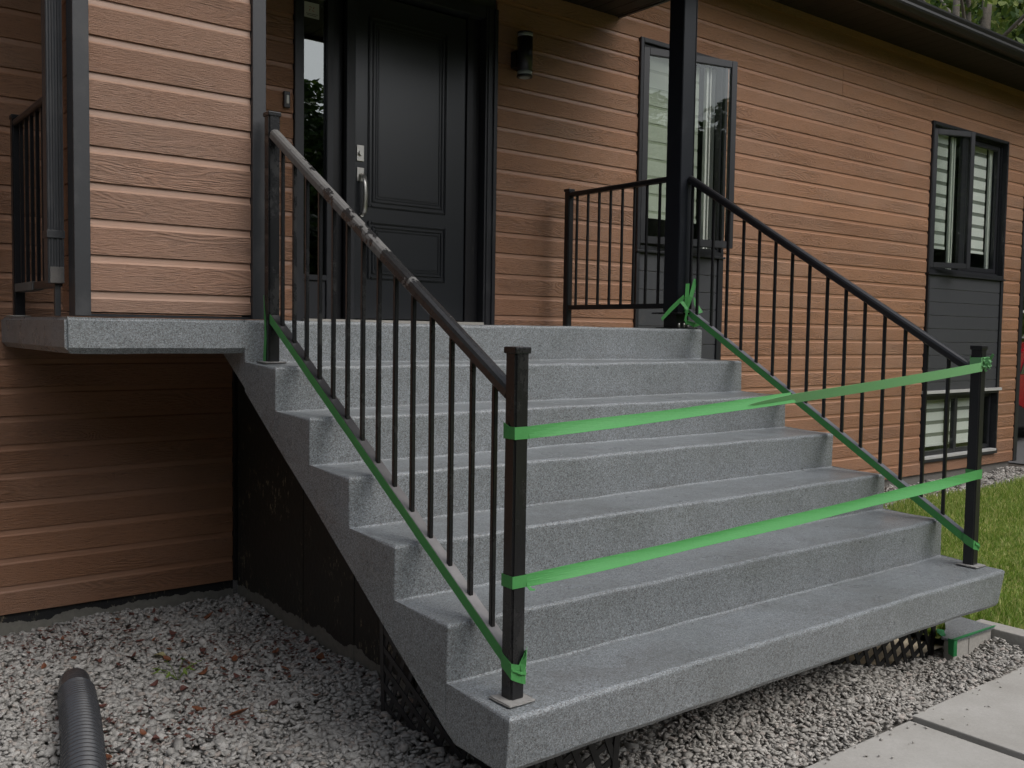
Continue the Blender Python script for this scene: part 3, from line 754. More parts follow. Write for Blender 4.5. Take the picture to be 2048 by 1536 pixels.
box('sill_strip', 8.10, 9.83, YW-.05, YW+.005, -.640, -.608, ALU, w3, .003); box('sill_strip', 8.14, 9.76, YW-.046, YW+.028, -1.352, -1.326, ALU, w3, .002)
box('window_sill', 8.11, 9.79, YW-.043, YW-.032, -1.385, -1.33, TRIM, w3, .002)

# ------------------------------------------------------------------ privacy wall standing on the landing
pw = thing('privacy_wall', 'short brown siding wall with dark corner posts at the left of the landing', 'wall', (-.29, .1, 0))
SY = .05
box('wall_core', -.66, .09, SY+.012, SY+.225, .02, PZ-.002, DARKROOM, pw)
z0 = .10745-P; i = 0
while z0 < PZ-.01:
    h = min(P, PZ-.004-z0)
    if i == 0:
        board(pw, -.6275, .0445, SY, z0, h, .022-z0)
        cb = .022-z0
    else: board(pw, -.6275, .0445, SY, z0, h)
    # left face of the wall
    v = [(a, b) for a, b in PROFN]
    lo = max(z0, .022); o = box('side_board', -.690+.012, -.678+.012, SY+.07, SY+.225, lo+.001, z0+h-.003, SID, pw, .002, 1)
    z0 += P; i += 1
box('corner_post', -.690, -.629, SY-.030, SY+.068, .004, PZ-.004, TRIMD, pw, .003)
box('corner_post', .046, .108, SY-.030, SY+.10, .004, PZ-.004, TRIMD, pw, .003)
box('base_flashing', -.628, .045, SY-.006, SY+.01, .003, .014, TRIM, pw)

# downspout
ds = thing('downspout', 'ribbed dark downspout beside the left corner post of the short siding wall', 'downspout', (-.73, .2, .0))
pr = []
x0, x1, y0, y1 = -.762, -.700, .14, .205
for k in range(13):
    t = k/12; pr.append((x0+(x1-x0)*t, y0+(.004 if k % 4 in (1, 2) else 0)))
pr += [(x1, y1), (x0, y1)]
def extrude_z(name, prof, z0, z1, mat, parent=None):
    n = len(prof); v = [(x, y, z0) for x, y in prof]+[(x, y, z1) for x, y in prof]
    f = [[i, (i+1) % n, n+(i+1) % n, n+i] for i in range(n)]+[list(range(n))[::-1], list(range(n, 2*n))]
    bm = bmesh.new(); bv = [bm.verts.new(p) for p in v]
    for q in f: bm.faces.new([bv[k] for k in q])
    return from_bm(name, bm, mat, parent)
extrude_z('pipe', pr, .135, PZ-.004, TRIMD, ds)
box('strap', x0-.003, x1+.003, y0-.004, y1+.002, .315, .345, TRIMD, ds, .001)
box('dented_end', x0+.008, x1-.001, y0-.003, y1-.005, .135, .20, m_metal('dusty_pipe_end', (.05, .05, .05), .6, .8, (.16, .15, .14)), ds, .002)
box('lower_pipe', x0+.03, x0+.052, y0+.02, y1-.02, .003, .133, TRIMD, ds, .002)

# ------------------------------------------------------------------ wall lamp, doorbell
lamp = thing('wall_lamp', 'black cylindrical up-and-down wall lamp right of the door', 'wall lamp', (2.497, YW, 1.87))
cyl('lamp_body', (2.497, 1.194, 1.755), (2.497, 1.194, 1.985), .054, BLK, lamp, 32)
cyl('lamp_ring', (2.497, 1.194, 1.9855), (2.497, 1.194, 2.008), .052, ACRY, lamp, 32)
cyl('lamp_ring', (2.497, 1.194, 1.728), (2.497, 1.194, 1.7545), .052, ACRY, lamp, 32)
cyl('lamp_cap', (2.497, 1.194, 2.0085), (2.497, 1.194, 2.018), .054, BLK, lamp, 32)
cyl('lamp_cap', (2.497, 1.194, 1.715), (2.497, 1.194, 1.7275), .054, BLK, lamp, 32, .056)
cyl('lens', (2.497, 1.194, 1.712), (2.497, 1.194, 1.7145), .036, ACRY, lamp, 24)
box('wall_mount', 2.455, 2.54, 1.24, YW-.013, 1.79, 1.90, BLK, lamp, .003)
db = thing('doorbell', 'small black doorbell with a pale button left of the sidelight', 'doorbell', (.785, YW, 1.31))
box('housing', .768, .806, YW-.034, YW-.0135, 1.262, 1.358, BLK, db, .004)
box('button', .780, .796, YW-.039, YW-.0345, 1.285, 1.335, LIGHTBTN, db, .003)

# ------------------------------------------------------------------ porch column
col = thing('porch_column', 'square black porch column on a raised bolted base at the right of the landing', 'column', (2.93, .14, 0))
cx0, cx1, cy0, cy1 = 2.872, 2.997, .082, .207
bm = bmesh.new(); bmbox(bm, cx0, cx1, cy0, cy1, .105, PZ-.008); bmesh.ops.bevel(bm, geom=bm.edges[:], offset=.004, segments=2, affect='EDGES')
from_bm('shaft', bm, m_metal('column_wrap', (.014, .016, .021), .33, .08, (.05, .055, .06), 5), col)
box('wrap_seam', cx1-.014, cx1-.010, cy0-.004, cy0+.001, .11, PZ-.01, BLK, col, .001)
box('flange_plate', cx0-.055, cx1+.03, cy0-.05, cy1+.045, .092, .102, DUST, col, .002)
box('core_post', cx0+.0, cx1-.01, cy0+.008, cy1-.01, .008, .0915, BLK, col, .003)
box('base_plate', cx0-.03, cx1+.018, cy0-.045, cy1+.03, .0005, .0075, DUST, col, .002)
for bx in (cx0-.012, cx0+.035, cx0+.07, cx1+.002):
    b_ = cyl('bolt', (bx, cy0-.028, .008), (bx, cy0-.028, .035 if bx < cx0+.06 else .022), .007, STEEL, col, 6)

# ------------------------------------------------------------------ railings
HR = [(-.0225, -.012), (-.0225, .010), (-.018, .020), (-.008, .026), (.008, .026), (.018, .020), (.0225, .010), (.0225, -.012), (.016, -.018), (-.016, -.018)]
def newel(parent, x0, y0, z0, z1, mat, plate=True, pm=PLATE, s=.052):
    bm = bmesh.new(); bmbox(bm, x0, x0+s, y0, y0+s, z0, z1)
    bmesh.ops.bevel(bm, geom=[e for e in bm.edges if abs(e.verts[0].co.z-e.verts[1].co.z) > .1], offset=.006, segments=3, affect='EDGES')
    nw = from_bm('newel_post', bm, mat, parent)
    box('post_cap', x0-.004, x0+s+.004, y0-.004, y0+s+.004, z1-.014, z1+.006, mat, nw, .004, 3)
    if plate:
        bm = bmesh.new(); bmbox(bm, x0-.030, x0+s+.020, y0-.032, y0+s+.020, z0+.0008, z0+.008)
        bmesh.ops.bevel(bm, geom=[e for e in bm.edges], offset=.004, segments=2, affect='EDGES')
        bmesh.ops.subdivide_edges(bm, edges=bm.edges[:], cuts=2)
        for v in bm.verts:
            v.co.x += random.uniform(-.0022, .0022); v.co.y += random.uniform(-.0022, .0022); v.co.z += random.uniform(0, .002)
        from_bm('base_plate', bm, pm, nw)
    return nw
def slanted(parent, X, ya, yb, ztop, zbot, mat, rmat, bars, hgt, bmat=None, botmat=None):
    # ztop, zbot: functions of y
    v, f = sweep([(X, ya, ztop(ya)), (X, yb, ztop(yb))], HR); mk('handrail', v, f, rmat, parent, False)
    v, f = sweep([(X, ya, zbot(ya)-.0175), (X, yb, zbot(yb)-.0175)], [(-.019, -.0175), (-.019, .0165), (-.017, .0175), (.017, .0175), (.019, .0165), (.019, -.0175)])
    mk('bottom_rail', v, f, botmat or mat, parent)
    o0 = None
    for y in bars:
        if o0 is None:
            bm = bmesh.new(); bmbox(bm, X-.0078, X+.0078, y-.0078, y+.0078, zbot(y)-.004, ztop(y)-.006)
            bmesh.ops.bevel(bm, geom=[e for e in bm.edges if abs(e.verts[0].co.z-e.verts[1].co.z) > .1], offset=.0018, segments=2, affect='EDGES')
            o0 = from_bm('baluster', bm, bmat or mat, parent); yr = y; base = WL[o0.name].copy()
        else:
            c = o0.copy(); C.objects.link(c); c.parent = parent
            wl = base+Vector((0, y-yr, zbot(y)-zbot(yr))); c.location = wl-WL[parent.name]; WL[c.name] = wl
def m_rail_sheen(y0, k):  # overspray dust plus sky reflection put into the colour, paler down the left rail
    n = N('rail_sheen_dust'); s_ = n.n('SeparateXYZ'); n.l(n.pos(), s_.inputs[0])
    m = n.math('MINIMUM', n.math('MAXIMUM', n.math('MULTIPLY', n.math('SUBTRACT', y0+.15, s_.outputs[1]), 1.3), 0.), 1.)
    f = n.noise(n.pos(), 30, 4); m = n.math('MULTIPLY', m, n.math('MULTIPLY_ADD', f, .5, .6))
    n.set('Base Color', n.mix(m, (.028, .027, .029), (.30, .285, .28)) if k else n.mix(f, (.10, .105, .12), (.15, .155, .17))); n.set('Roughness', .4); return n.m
# left stair railing
lr = thing('stair_railing', 'scuffed black metal stair railing on the near left side of the steps', 'railing', (.095, -.9, -.6), 'railings of the stairs and landing')
zb_l = lambda y: .0842+.6010*y
zt_l = lambda y: .858+.6010*y+.0
newel(lr, .070, -1.842, -1.1405, -.083, DUST); newel(lr, .070, -.097, -.1895, .895, DUST)
slanted(lr, .096, -.098, -1.789, zt_l, zb_l, DUST, RAILD, [-.18-.11754*k for k in range(14)], 0, None, m_rail_sheen(-.9, .55))
# right stair railing
rr_ = thing('stair_railing', 'black metal stair railing on the far right side running down from the porch column', 'railing', (2.955, -.9, -.6), 'railings of the stairs and landing')
zb_r = lambda y: .0930+.6138*y
zt_r = lambda y: .893+.6138*y
newel(rr_, 2.930, -1.812, -1.1405, -.073, BLK)
slanted(rr_, 2.956, .078, -1.76, zt_r, zb_r, BLK, BLK, [.052]+[-.006-.1167*k for k in range(15)], 0, None, m_rail_sheen(0., .0))
# level railing from column to wall
def level(label, X, y0, y1, ys, posty, s=.05):
    t = thing('landing_railing', label, 'railing', (X, (y0+y1)/2, 0), 'railings of the stairs and landing')
    newel(t, X-s/2, posty, .0005, .985, BLK, True, SILLM, s)
    v, f = sweep([(X, y0, .948), (X, y1, .948)], [(a, b*.8) for a, b in HR]); mk('handrail', v, f, BLK, t)
    v, f = sweep([(X, y0, .145), (X, y1, .145)], [(-.019, -.016), (-.019, .016), (.019, .016), (.019, -.016)]); mk('bottom_rail', v, f, BLK, t)
    o0 = None
    for y in ys:
        if o0 is None:
            o0 = box('baluster', X-.0078, X+.0078, y-.0078, y+.0078, .159, .942, BLK, t, .0018, 1); base = WL[o0.name].copy(); yr = y
        else:
            c = o0.copy(); C.objects.link(c); c.parent = t; wl = base+Vector((0, y-yr, 0)); c.location = wl-WL[t.name]; WL[c.name] = wl
    return t
level('short black railing on the right edge of the landing between wall and column', 2.90, .208, 1.14, [1.077-.1139*k for k in range(8)], 1.14)
lt = level('short black railing on the left edge of the landing behind the downspout', -.665, .28, 1.20, [1.12-.115*k for k in range(8)], 1.20)
box('dusty_sleeve', -.690, -.640, .80, 1.19, .125, .165, m_metal('dusty_sleeve_metal', (.10, .10, .095), .7, .5, (.2, .2, .19)), lt, .002)

# ------------------------------------------------------------------ green tape
def tape_obj(parts, label, mat=TAPE, th=.0009, mi=None):
    v, f = join(parts); o = mk('masking_tape', v, f, mat, smooth=False, mi=mi); tag(o, label, 'tape', 'green masking tape on the railings')
    m = o.modifiers.new('thick', 'SOLIDIFY'); m.thickness = th; m.offset = 0
    return o
def side_tape(X, zb, ya, yb, h=.039, n=26, jag=.0025):
    rows = []
    for i in range(n+1):
        y = ya+(yb-ya)*i/n
        rows.append([(X-.0008, y, zb(y)-.0005), (X-.0012, y, zb(y)-h*.5), (X-.0008-random.random()*.001, y, zb(y)-h-random.uniform(0, jag))])
    return ribbon(rows)
tape_obj([side_tape(.077, zb_l, -.085, -1.79),
          ribbon([[(.074, -1.785, -.985), (.074, -1.785, -1.028)], [(.0685, -1.80, -.998), (.0685, -1.795, -1.04)], [(.0685, -1.843, -1.018), (.0685, -1.843, -1.066)], [(.0695, -1.8435, -1.018), (.0695, -1.8435, -1.067)], [(.095, -1.846, -1.026), (.095, -1.845, -1.08)], [(.108, -1.850, -1.000), (.108, -1.845, -1.086)], [(.1225, -1.846, -.985), (.1235, -1.8435, -1.092)], [(.1235, -1.82, -1.0), (.1235, -1.82, -1.09)]]),
          ribbon([[(.070, -1.8455, -1.034), (.070, -1.846, -1.040)], [(.098, -1.852, -1.046), (.098, -1.853, -1.054)], [(.122, -1.848, -1.052), (.122, -1.849, -1.061)]]),
          ribbon([[(.100, -1.847, -1.022), (.102, -1.85, -1.05)], [(.112, -1.858, -.998), (.116, -1.855, -1.03)], [(.126, -1.846, -.975), (.127, -1.843, -1.01)]])],
         'green tape along the bottom rail of the left stair railing, wrapped round its lower post')
rows = []
for i in range(13):
    t = i/12; z = .02-.205*t; rows.append([(.0685, -.048-.006*math.sin(5*t), z), (.068, -.068-.008*(1-abs(2*t-1)), z)])
tape_obj([ribbon(rows), ribbon([[(.0687, -.05, .02), (.0687, -.066, .018)], [(.066, -.054, .07), (.066, -.060, .07)], [(.064, -.055, .11), (.064, -.058, .11)]])],
         'narrow green tape strip hanging down the upper post of the left stair railing')
tape_obj([side_tape(2.937, zb_r, .085, -1.757),
          ribbon([[(2.934, -1.752, -.982), (2.934, -1.752, -1.022)], [(2.9285, -1.765, -.985), (2.9285, -1.762, -1.028)], [(2.9285, -1.8125, -1.008), (2.9285, -1.8125, -1.052)], [(2.95, -1.814, -1.018), (2.95, -1.814, -1.058)], [(2.983, -1.816, -1.032), (2.983, -1.814, -1.066)], [(2.986, -1.80, -1.035), (2.986, -1.80, -1.062)]]),
          ribbon([[(2.94, -1.816, -1.020), (2.94, -1.819, -1.028)], [(2.965, -1.822, -1.03), (2.965, -1.823, -1.04)], [(2.985, -1.818, -1.045), (2.985, -1.819, -1.054)]])],
         'green tape along the bottom rail of the right stair railing, wrapped round its lower post')
# spans between the newels
def span(x0, x1, y0_, y1_, z0, z1, w0, w1, sag, tilt, curl, xs=None, n=48):
    rows = []
    for i in range(n+1):
        t = i/n; x = x0+(x1-x0)*t; y = y0_+(y1_-y0_)*t; z = z0+(z1-z0)*t-sag*4*t*(1-t)
        wd = w0+(w1-w0)*t; a = tilt(t); c = curl(t)
        r = []
        for k in range(7):
            s = (k/6-.5)*wd
            bow = c*((k/6)**2)*wd
            cr_j = .0005*math.sin(x*41+k*1.3)*math.sin(x*13.+k)+.0018*math.sin(x*6.3+k*.35)
            r.append((x, y-math.sin(a)*s-bow+cr_j, z-math.cos(a)*s+bow*.25+cr_j*.5))
        rows.append(r)
    return ribbon(rows)
def wrapband(x0, y0, s, z, wd, e=.0012, dz=0):
    pts = [(x0-e, y0+s+e), (x0-e, y0-e), (x0+s+e, y0-e), (x0+s+e, y0+s+e), (x0-e, y0+s+e)]
    rows = [[(px, py, z+dz*i), (px, py, z-wd+dz*i)] for i, (px, py) in enumerate(pts)]
    return ribbon(rows)
# upper band: two lengths, the paler one twisted over
n1 = span(.122, 1.42, -1.8445, -1.83, -.331, -.268, .037, .040, .004, lambda t: .08+.25*t, lambda t: .45*min(1, t*4)*(1-.4*t))
tape_obj([n1, wrapband(.070, -1.842, .052, -.3125, .037),
          ribbon([[(.0675, -1.82, -.313), (.0675, -1.82, -.35)], [(.060, -1.80, -.30), (.068, -1.79, -.345)]])],
         'upper green tape band across the stairs, darker left half starting at the near post')
n2 = span(1.30, 2.932, -1.838, -1.8145, -.272, -.170, .004, .046, -.0, lambda t: -.25+.2*t, lambda t: .05)
rows2 = []
for i in range(49):
    t = i/48; x = 1.14+(2.932-1.14)*t; y = -1.842+.027*t; z = -.285+(.117)*t-.006*4*t*(1-t)
    wd = .044*min(1, (t*6)**.7+.04)
    a = -.55+.5*t
    rows2.append([(x, y-.004-math.sin(a)*s*wd, z-math.cos(a)*s*wd) for s in (-.5, -.2, .2, .5)])
kn = [wrapband(2.930, -1.812, .052, -.125, .042, .0016, .002)]
rk = random.Random(5)
for q in range(9):
    c0 = Vector((2.955+rk.uniform(-.02, .03), -1.822+rk.uniform(-.006, .004), -.145+rk.uniform(-.022, .018)))
    d0 = Vector((rk.uniform(-.3, 1), rk.uniform(-.35, .15), rk.uniform(-.55, .65))).normalized(); u_ = Vector((rk.uniform(-1, 1), rk.uniform(-1, .2), rk.uniform(-1, 1))).normalized()
    rows_ = []
    L_ = rk.uniform(.03, .062); wd_k = rk.uniform(.012, .03); side_ = d0.cross(u_).normalized()
    for m_ in range(7):
        t = m_/6; p_ = c0+d0*L_*(t-.35)+u_*.012*math.sin(t*5+q); tw = side_*math.cos(t*2.2+q*.4)+u_*math.sin(t*2.2+q*.4)
        ww = wd_k*(.6+.5*math.sin(t*3.1)); mid = d0.cross(tw)*.004*math.sin(m_*2.3+q)
        rows_.append([p_-tw*ww*.5, p_+mid, p_+tw*ww*.5])
    kn.append(ribbon(rows_))
tape_obj([ribbon(rows2)]+kn, 'upper green tape band, paler twisted right half knotted round the far post', TAPEL)
n3 = span(.122, 2.931, -1.8445, -1.8145, -.776, -.690, .038, .046, .006, lambda t: .10, lambda t: .42*min(1, t*10, (1-t)*8))
tape_obj([n3, wrapband(.070, -1.842, .052, -.757, .037), wrapband(2.930, -1.812, .052, -.667, .046),
          ribbon([[(.120, -1.845, -.792), (.135, -1.846, -.796)], [(.130, -1.85, -.806), (.142, -1.85, -.802)], [(.148, -1.852, -.808), (.150, -1.85, -.802)]])],
         'lower green tape band stretched across the stairs between the two lower posts')
# tangle round the column base
tg = []
def strand(pts, wd, nrm=(0, 0, 1)):
    rows = []; nv = Vector(nrm)
    for i, p in enumerate(pts):
        p = Vector(p); d = (Vector(pts[min(i+1, len(pts)-1)])-Vector(pts[max(i-1, 0)])).normalized()
        s = d.cross(nv)
        s = s.normalized() if s.length > 1e-4 else Vector((1, 0, 0)); ww = wd[i] if isinstance(wd, list) else wd
        rows.append([p+s*ww*.5, p-s*ww*.5])
    return ribbon(rows)
FY = cy0-.06
tg.append(strand([(2.875, FY, .12), (2.868, FY-.02, .20), (2.862, FY-.03, .28)], [.018, .035, .036], (0, 1, .1)))
tg.append(strand([(2.885, FY, .10), (2.905, FY-.02, .20), (2.945, FY-.02, .31)], [.018, .034, .034], (0, 1, -.1)))
tg.append(strand([(2.70, FY+.03, .055), (2.76, FY+.01, .12), (2.85, FY-.015, .20)], [.024, .034, .032], (0, 1, .3)))
tg.append(strand([(2.83, FY, .18), (2.865, FY-.03, .12), (2.872, FY-.01, .06), (2.90, FY, .03)], [.03, .022, .024, .02], (0, 1, 0)))
tg.append(strand([(2.87, FY, .055), (2.93, FY-.02, .035), (3.00, FY-.02, .048), (3.06, FY+.0, .04)], [.014, .02, .022, .01], (0, .6, 1)))
tg.append(strand([(2.90, FY+.005, .045), (2.96, FY-.005, .022), (3.03, FY, .03)], [.02, .024, .01], (0, 1, .2)))
tg.append(strand([(2.965, .03, .20), (2.972, .02, .16), (2.985, -.01, .10)], [.006, .026, .038], (.3, 1, 0)))
tg.append(strand([(2.93, .05, .12), (2.945, .035, .09), (2.985, 0, .05)], [.024, .034, .03], (0, 1, .2)))
tape_obj(tg, 'torn green tape strips tangled round the raised base of the porch column')

# ------------------------------------------------------------------ lattice skirts
def lattice(label, origin, ux, wd, ht, slope=None, pitch=.068, sw_=.024, ang=24., mat=None):
    LAT = mat or LAT0
    t = thing('lattice_panel', label, 'lattice', origin, 'black lattice under the lowest step')
    o = Vector(origin); ux = Vector(ux).normalized(); uz = Vector((0, 0, 1)); nn = ux.cross(uz)
    top = slope or (lambda u: ht)
    diag = math.hypot(wd, ht)
    for layer, an in ((0, RAD(ang)), (1, RAD(ang+90))):
        du, dv = math.cos(an), math.sin(an); pu, pv = -dv, du
        c = -diag
        while c < diag:
            runs = []; cur = []
            for k in range(161):
                q = -diag+2*diag*k/160; u_ = wd/2+pu*c+du*q; v_ = ht/2+pv*c+dv*q
                if 0 <= u_ <= wd and 0 <= v_ <= top(u_): cur.append((u_, v_))
                elif cur: runs.append(cur); cur = []
            if cur: runs.append(cur)
            for pts in runs:
                if len(pts) < 3: continue
                (ua, va), (ub, vb) = pts[0], pts[-1]
                a = o+ux*ua+uz*va+nn*(.0045*layer); b = o+ux*ub+uz*vb+nn*(.0045*layer)
                d = (b-a).normalized(); s = d.cross(nn).normalized()*sw_/2; h = nn*.0022
                vs = [tuple(p+q) for p in (a, b) for q in (-s-h, s-h, s+h, -s+h)]
                mk('slat', vs, [[0, 1, 5, 4], [1, 2, 6, 5], [2, 3, 7, 6], [3, 0, 4, 7], [0, 3, 2, 1], [4, 5, 6, 7]], LAT, t)
            c += pitch
    def bar(a, b, wdt=.026):
        a = Vector(a); b = Vector(b); d = (b-a).normalized(); s = d.cross(nn).normalized()*wdt/2; h = nn*.006
        vs = [tuple(p+q+nn*.002) for p in (a, b) for q in (-s-h, s-h, s+h, -s+h)]
        mk('border_strip', vs, [[0, 1, 5, 4], [1, 2, 6, 5], [2, 3, 7, 6], [3, 0, 4, 7], [0, 3, 2, 1], [4, 5, 6, 7]], LAT, t)
    bar(o, o+uz*top(0)); bar(o+ux*wd-ux*.03, o+ux*wd+uz*top(wd))
    return t
lattice('black lattice with square openings closing the right front under the lowest step', (2.02, -1.66, -1.66), (1, 0, 0), .86, .345, None, mat=LATB)
lattice('black lattice under the left front corner of the lowest step', (.31, -1.74, -1.66), (1, 0, 0), .31, .345, None, mat=LATB)
lattice('black lattice under the sloping left side of the stairs', (.30, -1.66, -1.62), (0, 1, 0), .98, .62, lambda u: min(.62, max(.30, soff(-1.66+u)+1.62-.012)))

# ------------------------------------------------------------------ corrugated pipe
pp = thing('corrugated_pipe', 'black corrugated drainage pipe lying on the grey gravel at bottom left', 'pipe', (-.74, -.3, GZ))
ctrl = [Vector(p) for p in ((-.700, .02, -1.525), (-.745, -.22, -1.522), (-.815, -.55, -1.525), (-.91, -.95, -1.53), (-1.05, -1.45, -1.535))]
def cr(t):
    n = len(ctrl)-1; s = min(int(t*n), n-1); u = t*n-s
    p = [ctrl[max(s-1, 0)], ctrl[s], ctrl[s+1], ctrl[min(s+2, n)]]
    return .5*((2*p[1])+(p[2]-p[0])*u+(2*p[0]-5*p[1]+4*p[2]-p[3])*u*u+(-p[0]+3*p[1]-3*p[2]+p[3])*u**3)
Lp = 1.55; pitch = .033; V = []; F = []; SEG = 36; rings = []
npt = int(Lp/pitch*8)
for i in range(npt+1):
    t = i/npt; ph = (t*Lp/pitch) % 1
    r = .0725 if ph < .52 else .0525
    if ph < .13: r = .070
    rings.append((cr(t), r))
for i, (p, r) in enumerate(rings):
    d = (rings[min(i+1, npt)][0]-rings[max(i-1, 0)][0]).normalized(); q = d.to_track_quat('Z', 'Y')
    for k in range(SEG):
        a = 2*math.pi*k/SEG; V.append(tuple(p+q @ Vector((r*math.cos(a), r*math.sin(a), 0))))
for i in range(npt):
    for k in range(SEG): F.append([i*SEG+k, i*SEG+(k+1) % SEG, (i+1)*SEG+(k+1) % SEG, (i+1)*SEG+k])
F.append(list(range(SEG)))
mk('ribbed_pipe', V, F, PIPE, pp, True)
V = []; F = []; cp = [(-.700, .015, -1.525, .0625), (-.695, .05, -1.522, .0625), (-.685, .11, -1.522, .061), (-.672, .17, -1.528, .059), (-.66, .215, -1.545, .055), (-.655, .235, -1.56, .046)]
cc = []
for i in range(len(cp)-1):
    for k in range(6):
        t = k/6; a, b = cp[i], cp[i+1]; q = [a[j]*(1-t)+b[j]*t for j in range(4)]; q[3] += .0012*(1 if k % 3 == 0 else -.6); cc.append(q)
for i, q4 in enumerate(cc):
    p = Vector(q4[:3]); d = (Vector(cc[min(i+1, len(cc)-1)][:3])-Vector(cc[max(i-1, 0)][:3])).normalized(); q = d.to_track_quat('Z', 'Y')
    for k in range(SEG):
        a = 2*math.pi*k/SEG; V.append(tuple(p+q @ Vector((q4[3]*math.cos(a), q4[3]*math.sin(a), 0))))
for i in range(len(cc)-1):
    for k in range(SEG): F.append([i*SEG+k, i*SEG+(k+1) % SEG, (i+1)*SEG+(k+1) % SEG, (i+1)*SEG+k])
F.append([(len(cc)-1)*SEG+k for k in range(SEG)][::-1])
mk('end_cuff', V, F, PIPE, pp, True)

# ------------------------------------------------------------------ fallen leaves, weed
def leaf_geo(L, wd, curl, fold):
    rows = []
    for i in range(6):
        t = i/5; ww = wd*.5*math.sin(math.pi*min(1, .08+t*.9))**.8
        zc = curl*L*(t-.5)**2*2
        rows.append([(L*(t-.5), -ww, zc+fold*ww), (L*(t-.5), 0, zc), (L*(t-.5), ww, zc+fold*ww*.8)])
    return ribbon(rows)
leaf_meshes = {}
def leaf(x, y, L, mat, label, rot=None, name='fallen_leaf', group=None, tilt=.35):
    key = (mat.name, random.randrange(4))
    if key not in leaf_meshes:
        v, f = leaf_geo(1, .5+.25*random.random(), random.uniform(.1, .7), random.uniform(-.2, .7))
        me = bpy.data.meshes.new('fallen_leaf'); me.from_pydata([tuple(p) for p in v], [], f); me.materials.append(mat); leaf_meshes[key] = me
    o = bpy.data.objects.new(name, leaf_meshes[key]); link(o, None, (x, y, gz(x, y)+.022+random.uniform(0, .006)))
    o.scale = (L, L, L); o.rotation_euler = (random.uniform(-tilt, tilt), random.uniform(-tilt, tilt), rot if rot is not None else random.uniform(0, 6.28))
    tag(o, label, 'leaf', group); return o
leaf(-.228, .458, .085, PALEL, 'large pale yellow leaf standing up on the gravel under the landing', 1.0)
leaf(-.215, .40, .05, DRYM, 'rust brown leaf just below the large pale yellow leaf', 2.0)
leaf(-.11, -.455, .045, PALEL, 'small pale yellow leaf lying alone on the gravel nearest the stairs', .3)
leaf(-.20, -.44, .085, DRYM, 'long curled tan leaf beside the small pale yellow leaf', .1)
leaf(-.70, .60, .045, DRYM, 'single orange-brown leaf just beyond the end of the corrugated pipe', 1.3)
leaf(.17, .90, .09, DRYM, 'bright rust leaf at the back of the gravel near the house foundation', .6)
leaf(.36, -.02, .07, DRYM, 'tan leaf leaning on the foot of the black support wall', .9)
for k in range(70):
    x = random.gauss(-.15, .35); y = random.uniform(-.5, 1.15)
    if not ok_left(x, y) or x > .42: continue
    leaf(x, y, random.uniform(.022, .055), DRYM if k % 2 else REDL, 'small dry reddish leaf among the gravel under the landing', None, 'fallen_leaf', 'small dry leaves on the gravel')
for (x, y) in [(.40-.0*k+random.uniform(-.05, .03), .75-.13*k) for k in range(9)]:
    if ok_left(x, y): leaf(x, y, random.uniform(.025, .05), REDL, 'dry leaf caught along the foot of the support wall', None, 'fallen_leaf', 'dry leaves along the support wall')
# leaf crumbs
pts = scatter(-.9, .45, -.6, 1.2, 2600, lambda x, y: ok_left(x, y) and (math.sin(x*5+1)*math.sin(y*4.2+.5)+random.random()*.9) > .55, .012); pts[:, 2] += .020
n_ = len(pts); a = rng.uniform(0, 6.28, n_); s_ = rng.uniform(.004, .013, n_)
V = np.stack([pts+np.stack([np.cos(a+q)*s_*m_, np.sin(a+q)*s_*m_, rng.uniform(-.003, .005, n_)], 1) for q, m_ in ((0, 1.3), (1.6, .6), (3.1, 1.2), (4.7, .5))], 1).reshape(-1, 3)
F = (np.arange(n_)*4)[:, None]+np.array([[0, 1, 2, 3]])
stuff_mesh('leaf_litter', V, F, REDL, 'crumbled brown leaf litter scattered over the grey gravel', 'leaf litter')
wd_ = thing('weed', 'small yellow-green weed with thin stems growing in the gravel', 'weed', (-.26, .13, gz(-.26, .13)))
for k in range(9):
    a = k*.75+.2; L = .06+.05*random.random(); b0 = Vector((-.255, .13, gz(-.26, .13)+.01))
    tip = b0+Vector((math.cos(a)*L, math.sin(a)*L, .05+.02*random.random()))
    v, f = sweep([b0, (b0+tip)/2+Vector((0, 0, .015)), tip], [(-.0012, -.0012), (.0012, -.0012), (0, .0014)]); mk('stem', v, f, LEAFY, wd_)
    v, f = leaf_geo(.035+.015*random.random(), .016, .4, .3); R_ = Matrix.Translation(tip) @ Matrix.Rotation(a, 4, 'Z') @ Matrix.Rotation(.4, 4, 'Y')
    mk('leaf', [tuple(R_ @ Vector(p)) for p in v], f, LEAFY, wd_)

# ------------------------------------------------------------------ red car behind the corner
car = thing('parked_car', 'red car parked beyond the right corner of the house', 'car', (15.0, 3.45, GZ))
prof = [(12.75, -1.30), (12.70, -.95), (12.78, -.72), (13.05, -.60), (13.35, -.20), (13.75, -.10), (15.2, -.08), (15.9, -.50), (16.9, -.68), (17.1, -.95), (17.05, -1.30), (16.65, -1.36), (16.55, -1.1), (16.25, -1.0), (15.95, -1.1), (15.85, -1.36), (14.85, -1.36), (14.77, -1.1), (14.45, -1.0), (14.13, -1.1), (14.05, -1.36), (13.4, -1.30)]
extrude_y('body', prof, 2.62, 4.3, REDP, car, .03)
extrude_y('side_window', [(13.32, -.56), (13.52, -.24), (14.3, -.17), (14.3, -.56)], 2.605, 2.625, m_simple('car_glass', (.03, .035, .035), .05, 3, .05, .01), car)
extrude_y('side_window', [(14.36, -.56), (14.36, -.17), (15.1, -.17), (15.6, -.54)], 2.605, 2.625, bpy.data.materials['car_glass'], car)
extrude_y('bumper', [(12.64, -1.38), (12.62, -1.0), (12.78, -.96), (13.3, -1.02), (14.0, -1.25), (14.0, -1.40)], 2.60, 4.32, RUB, car, .02)
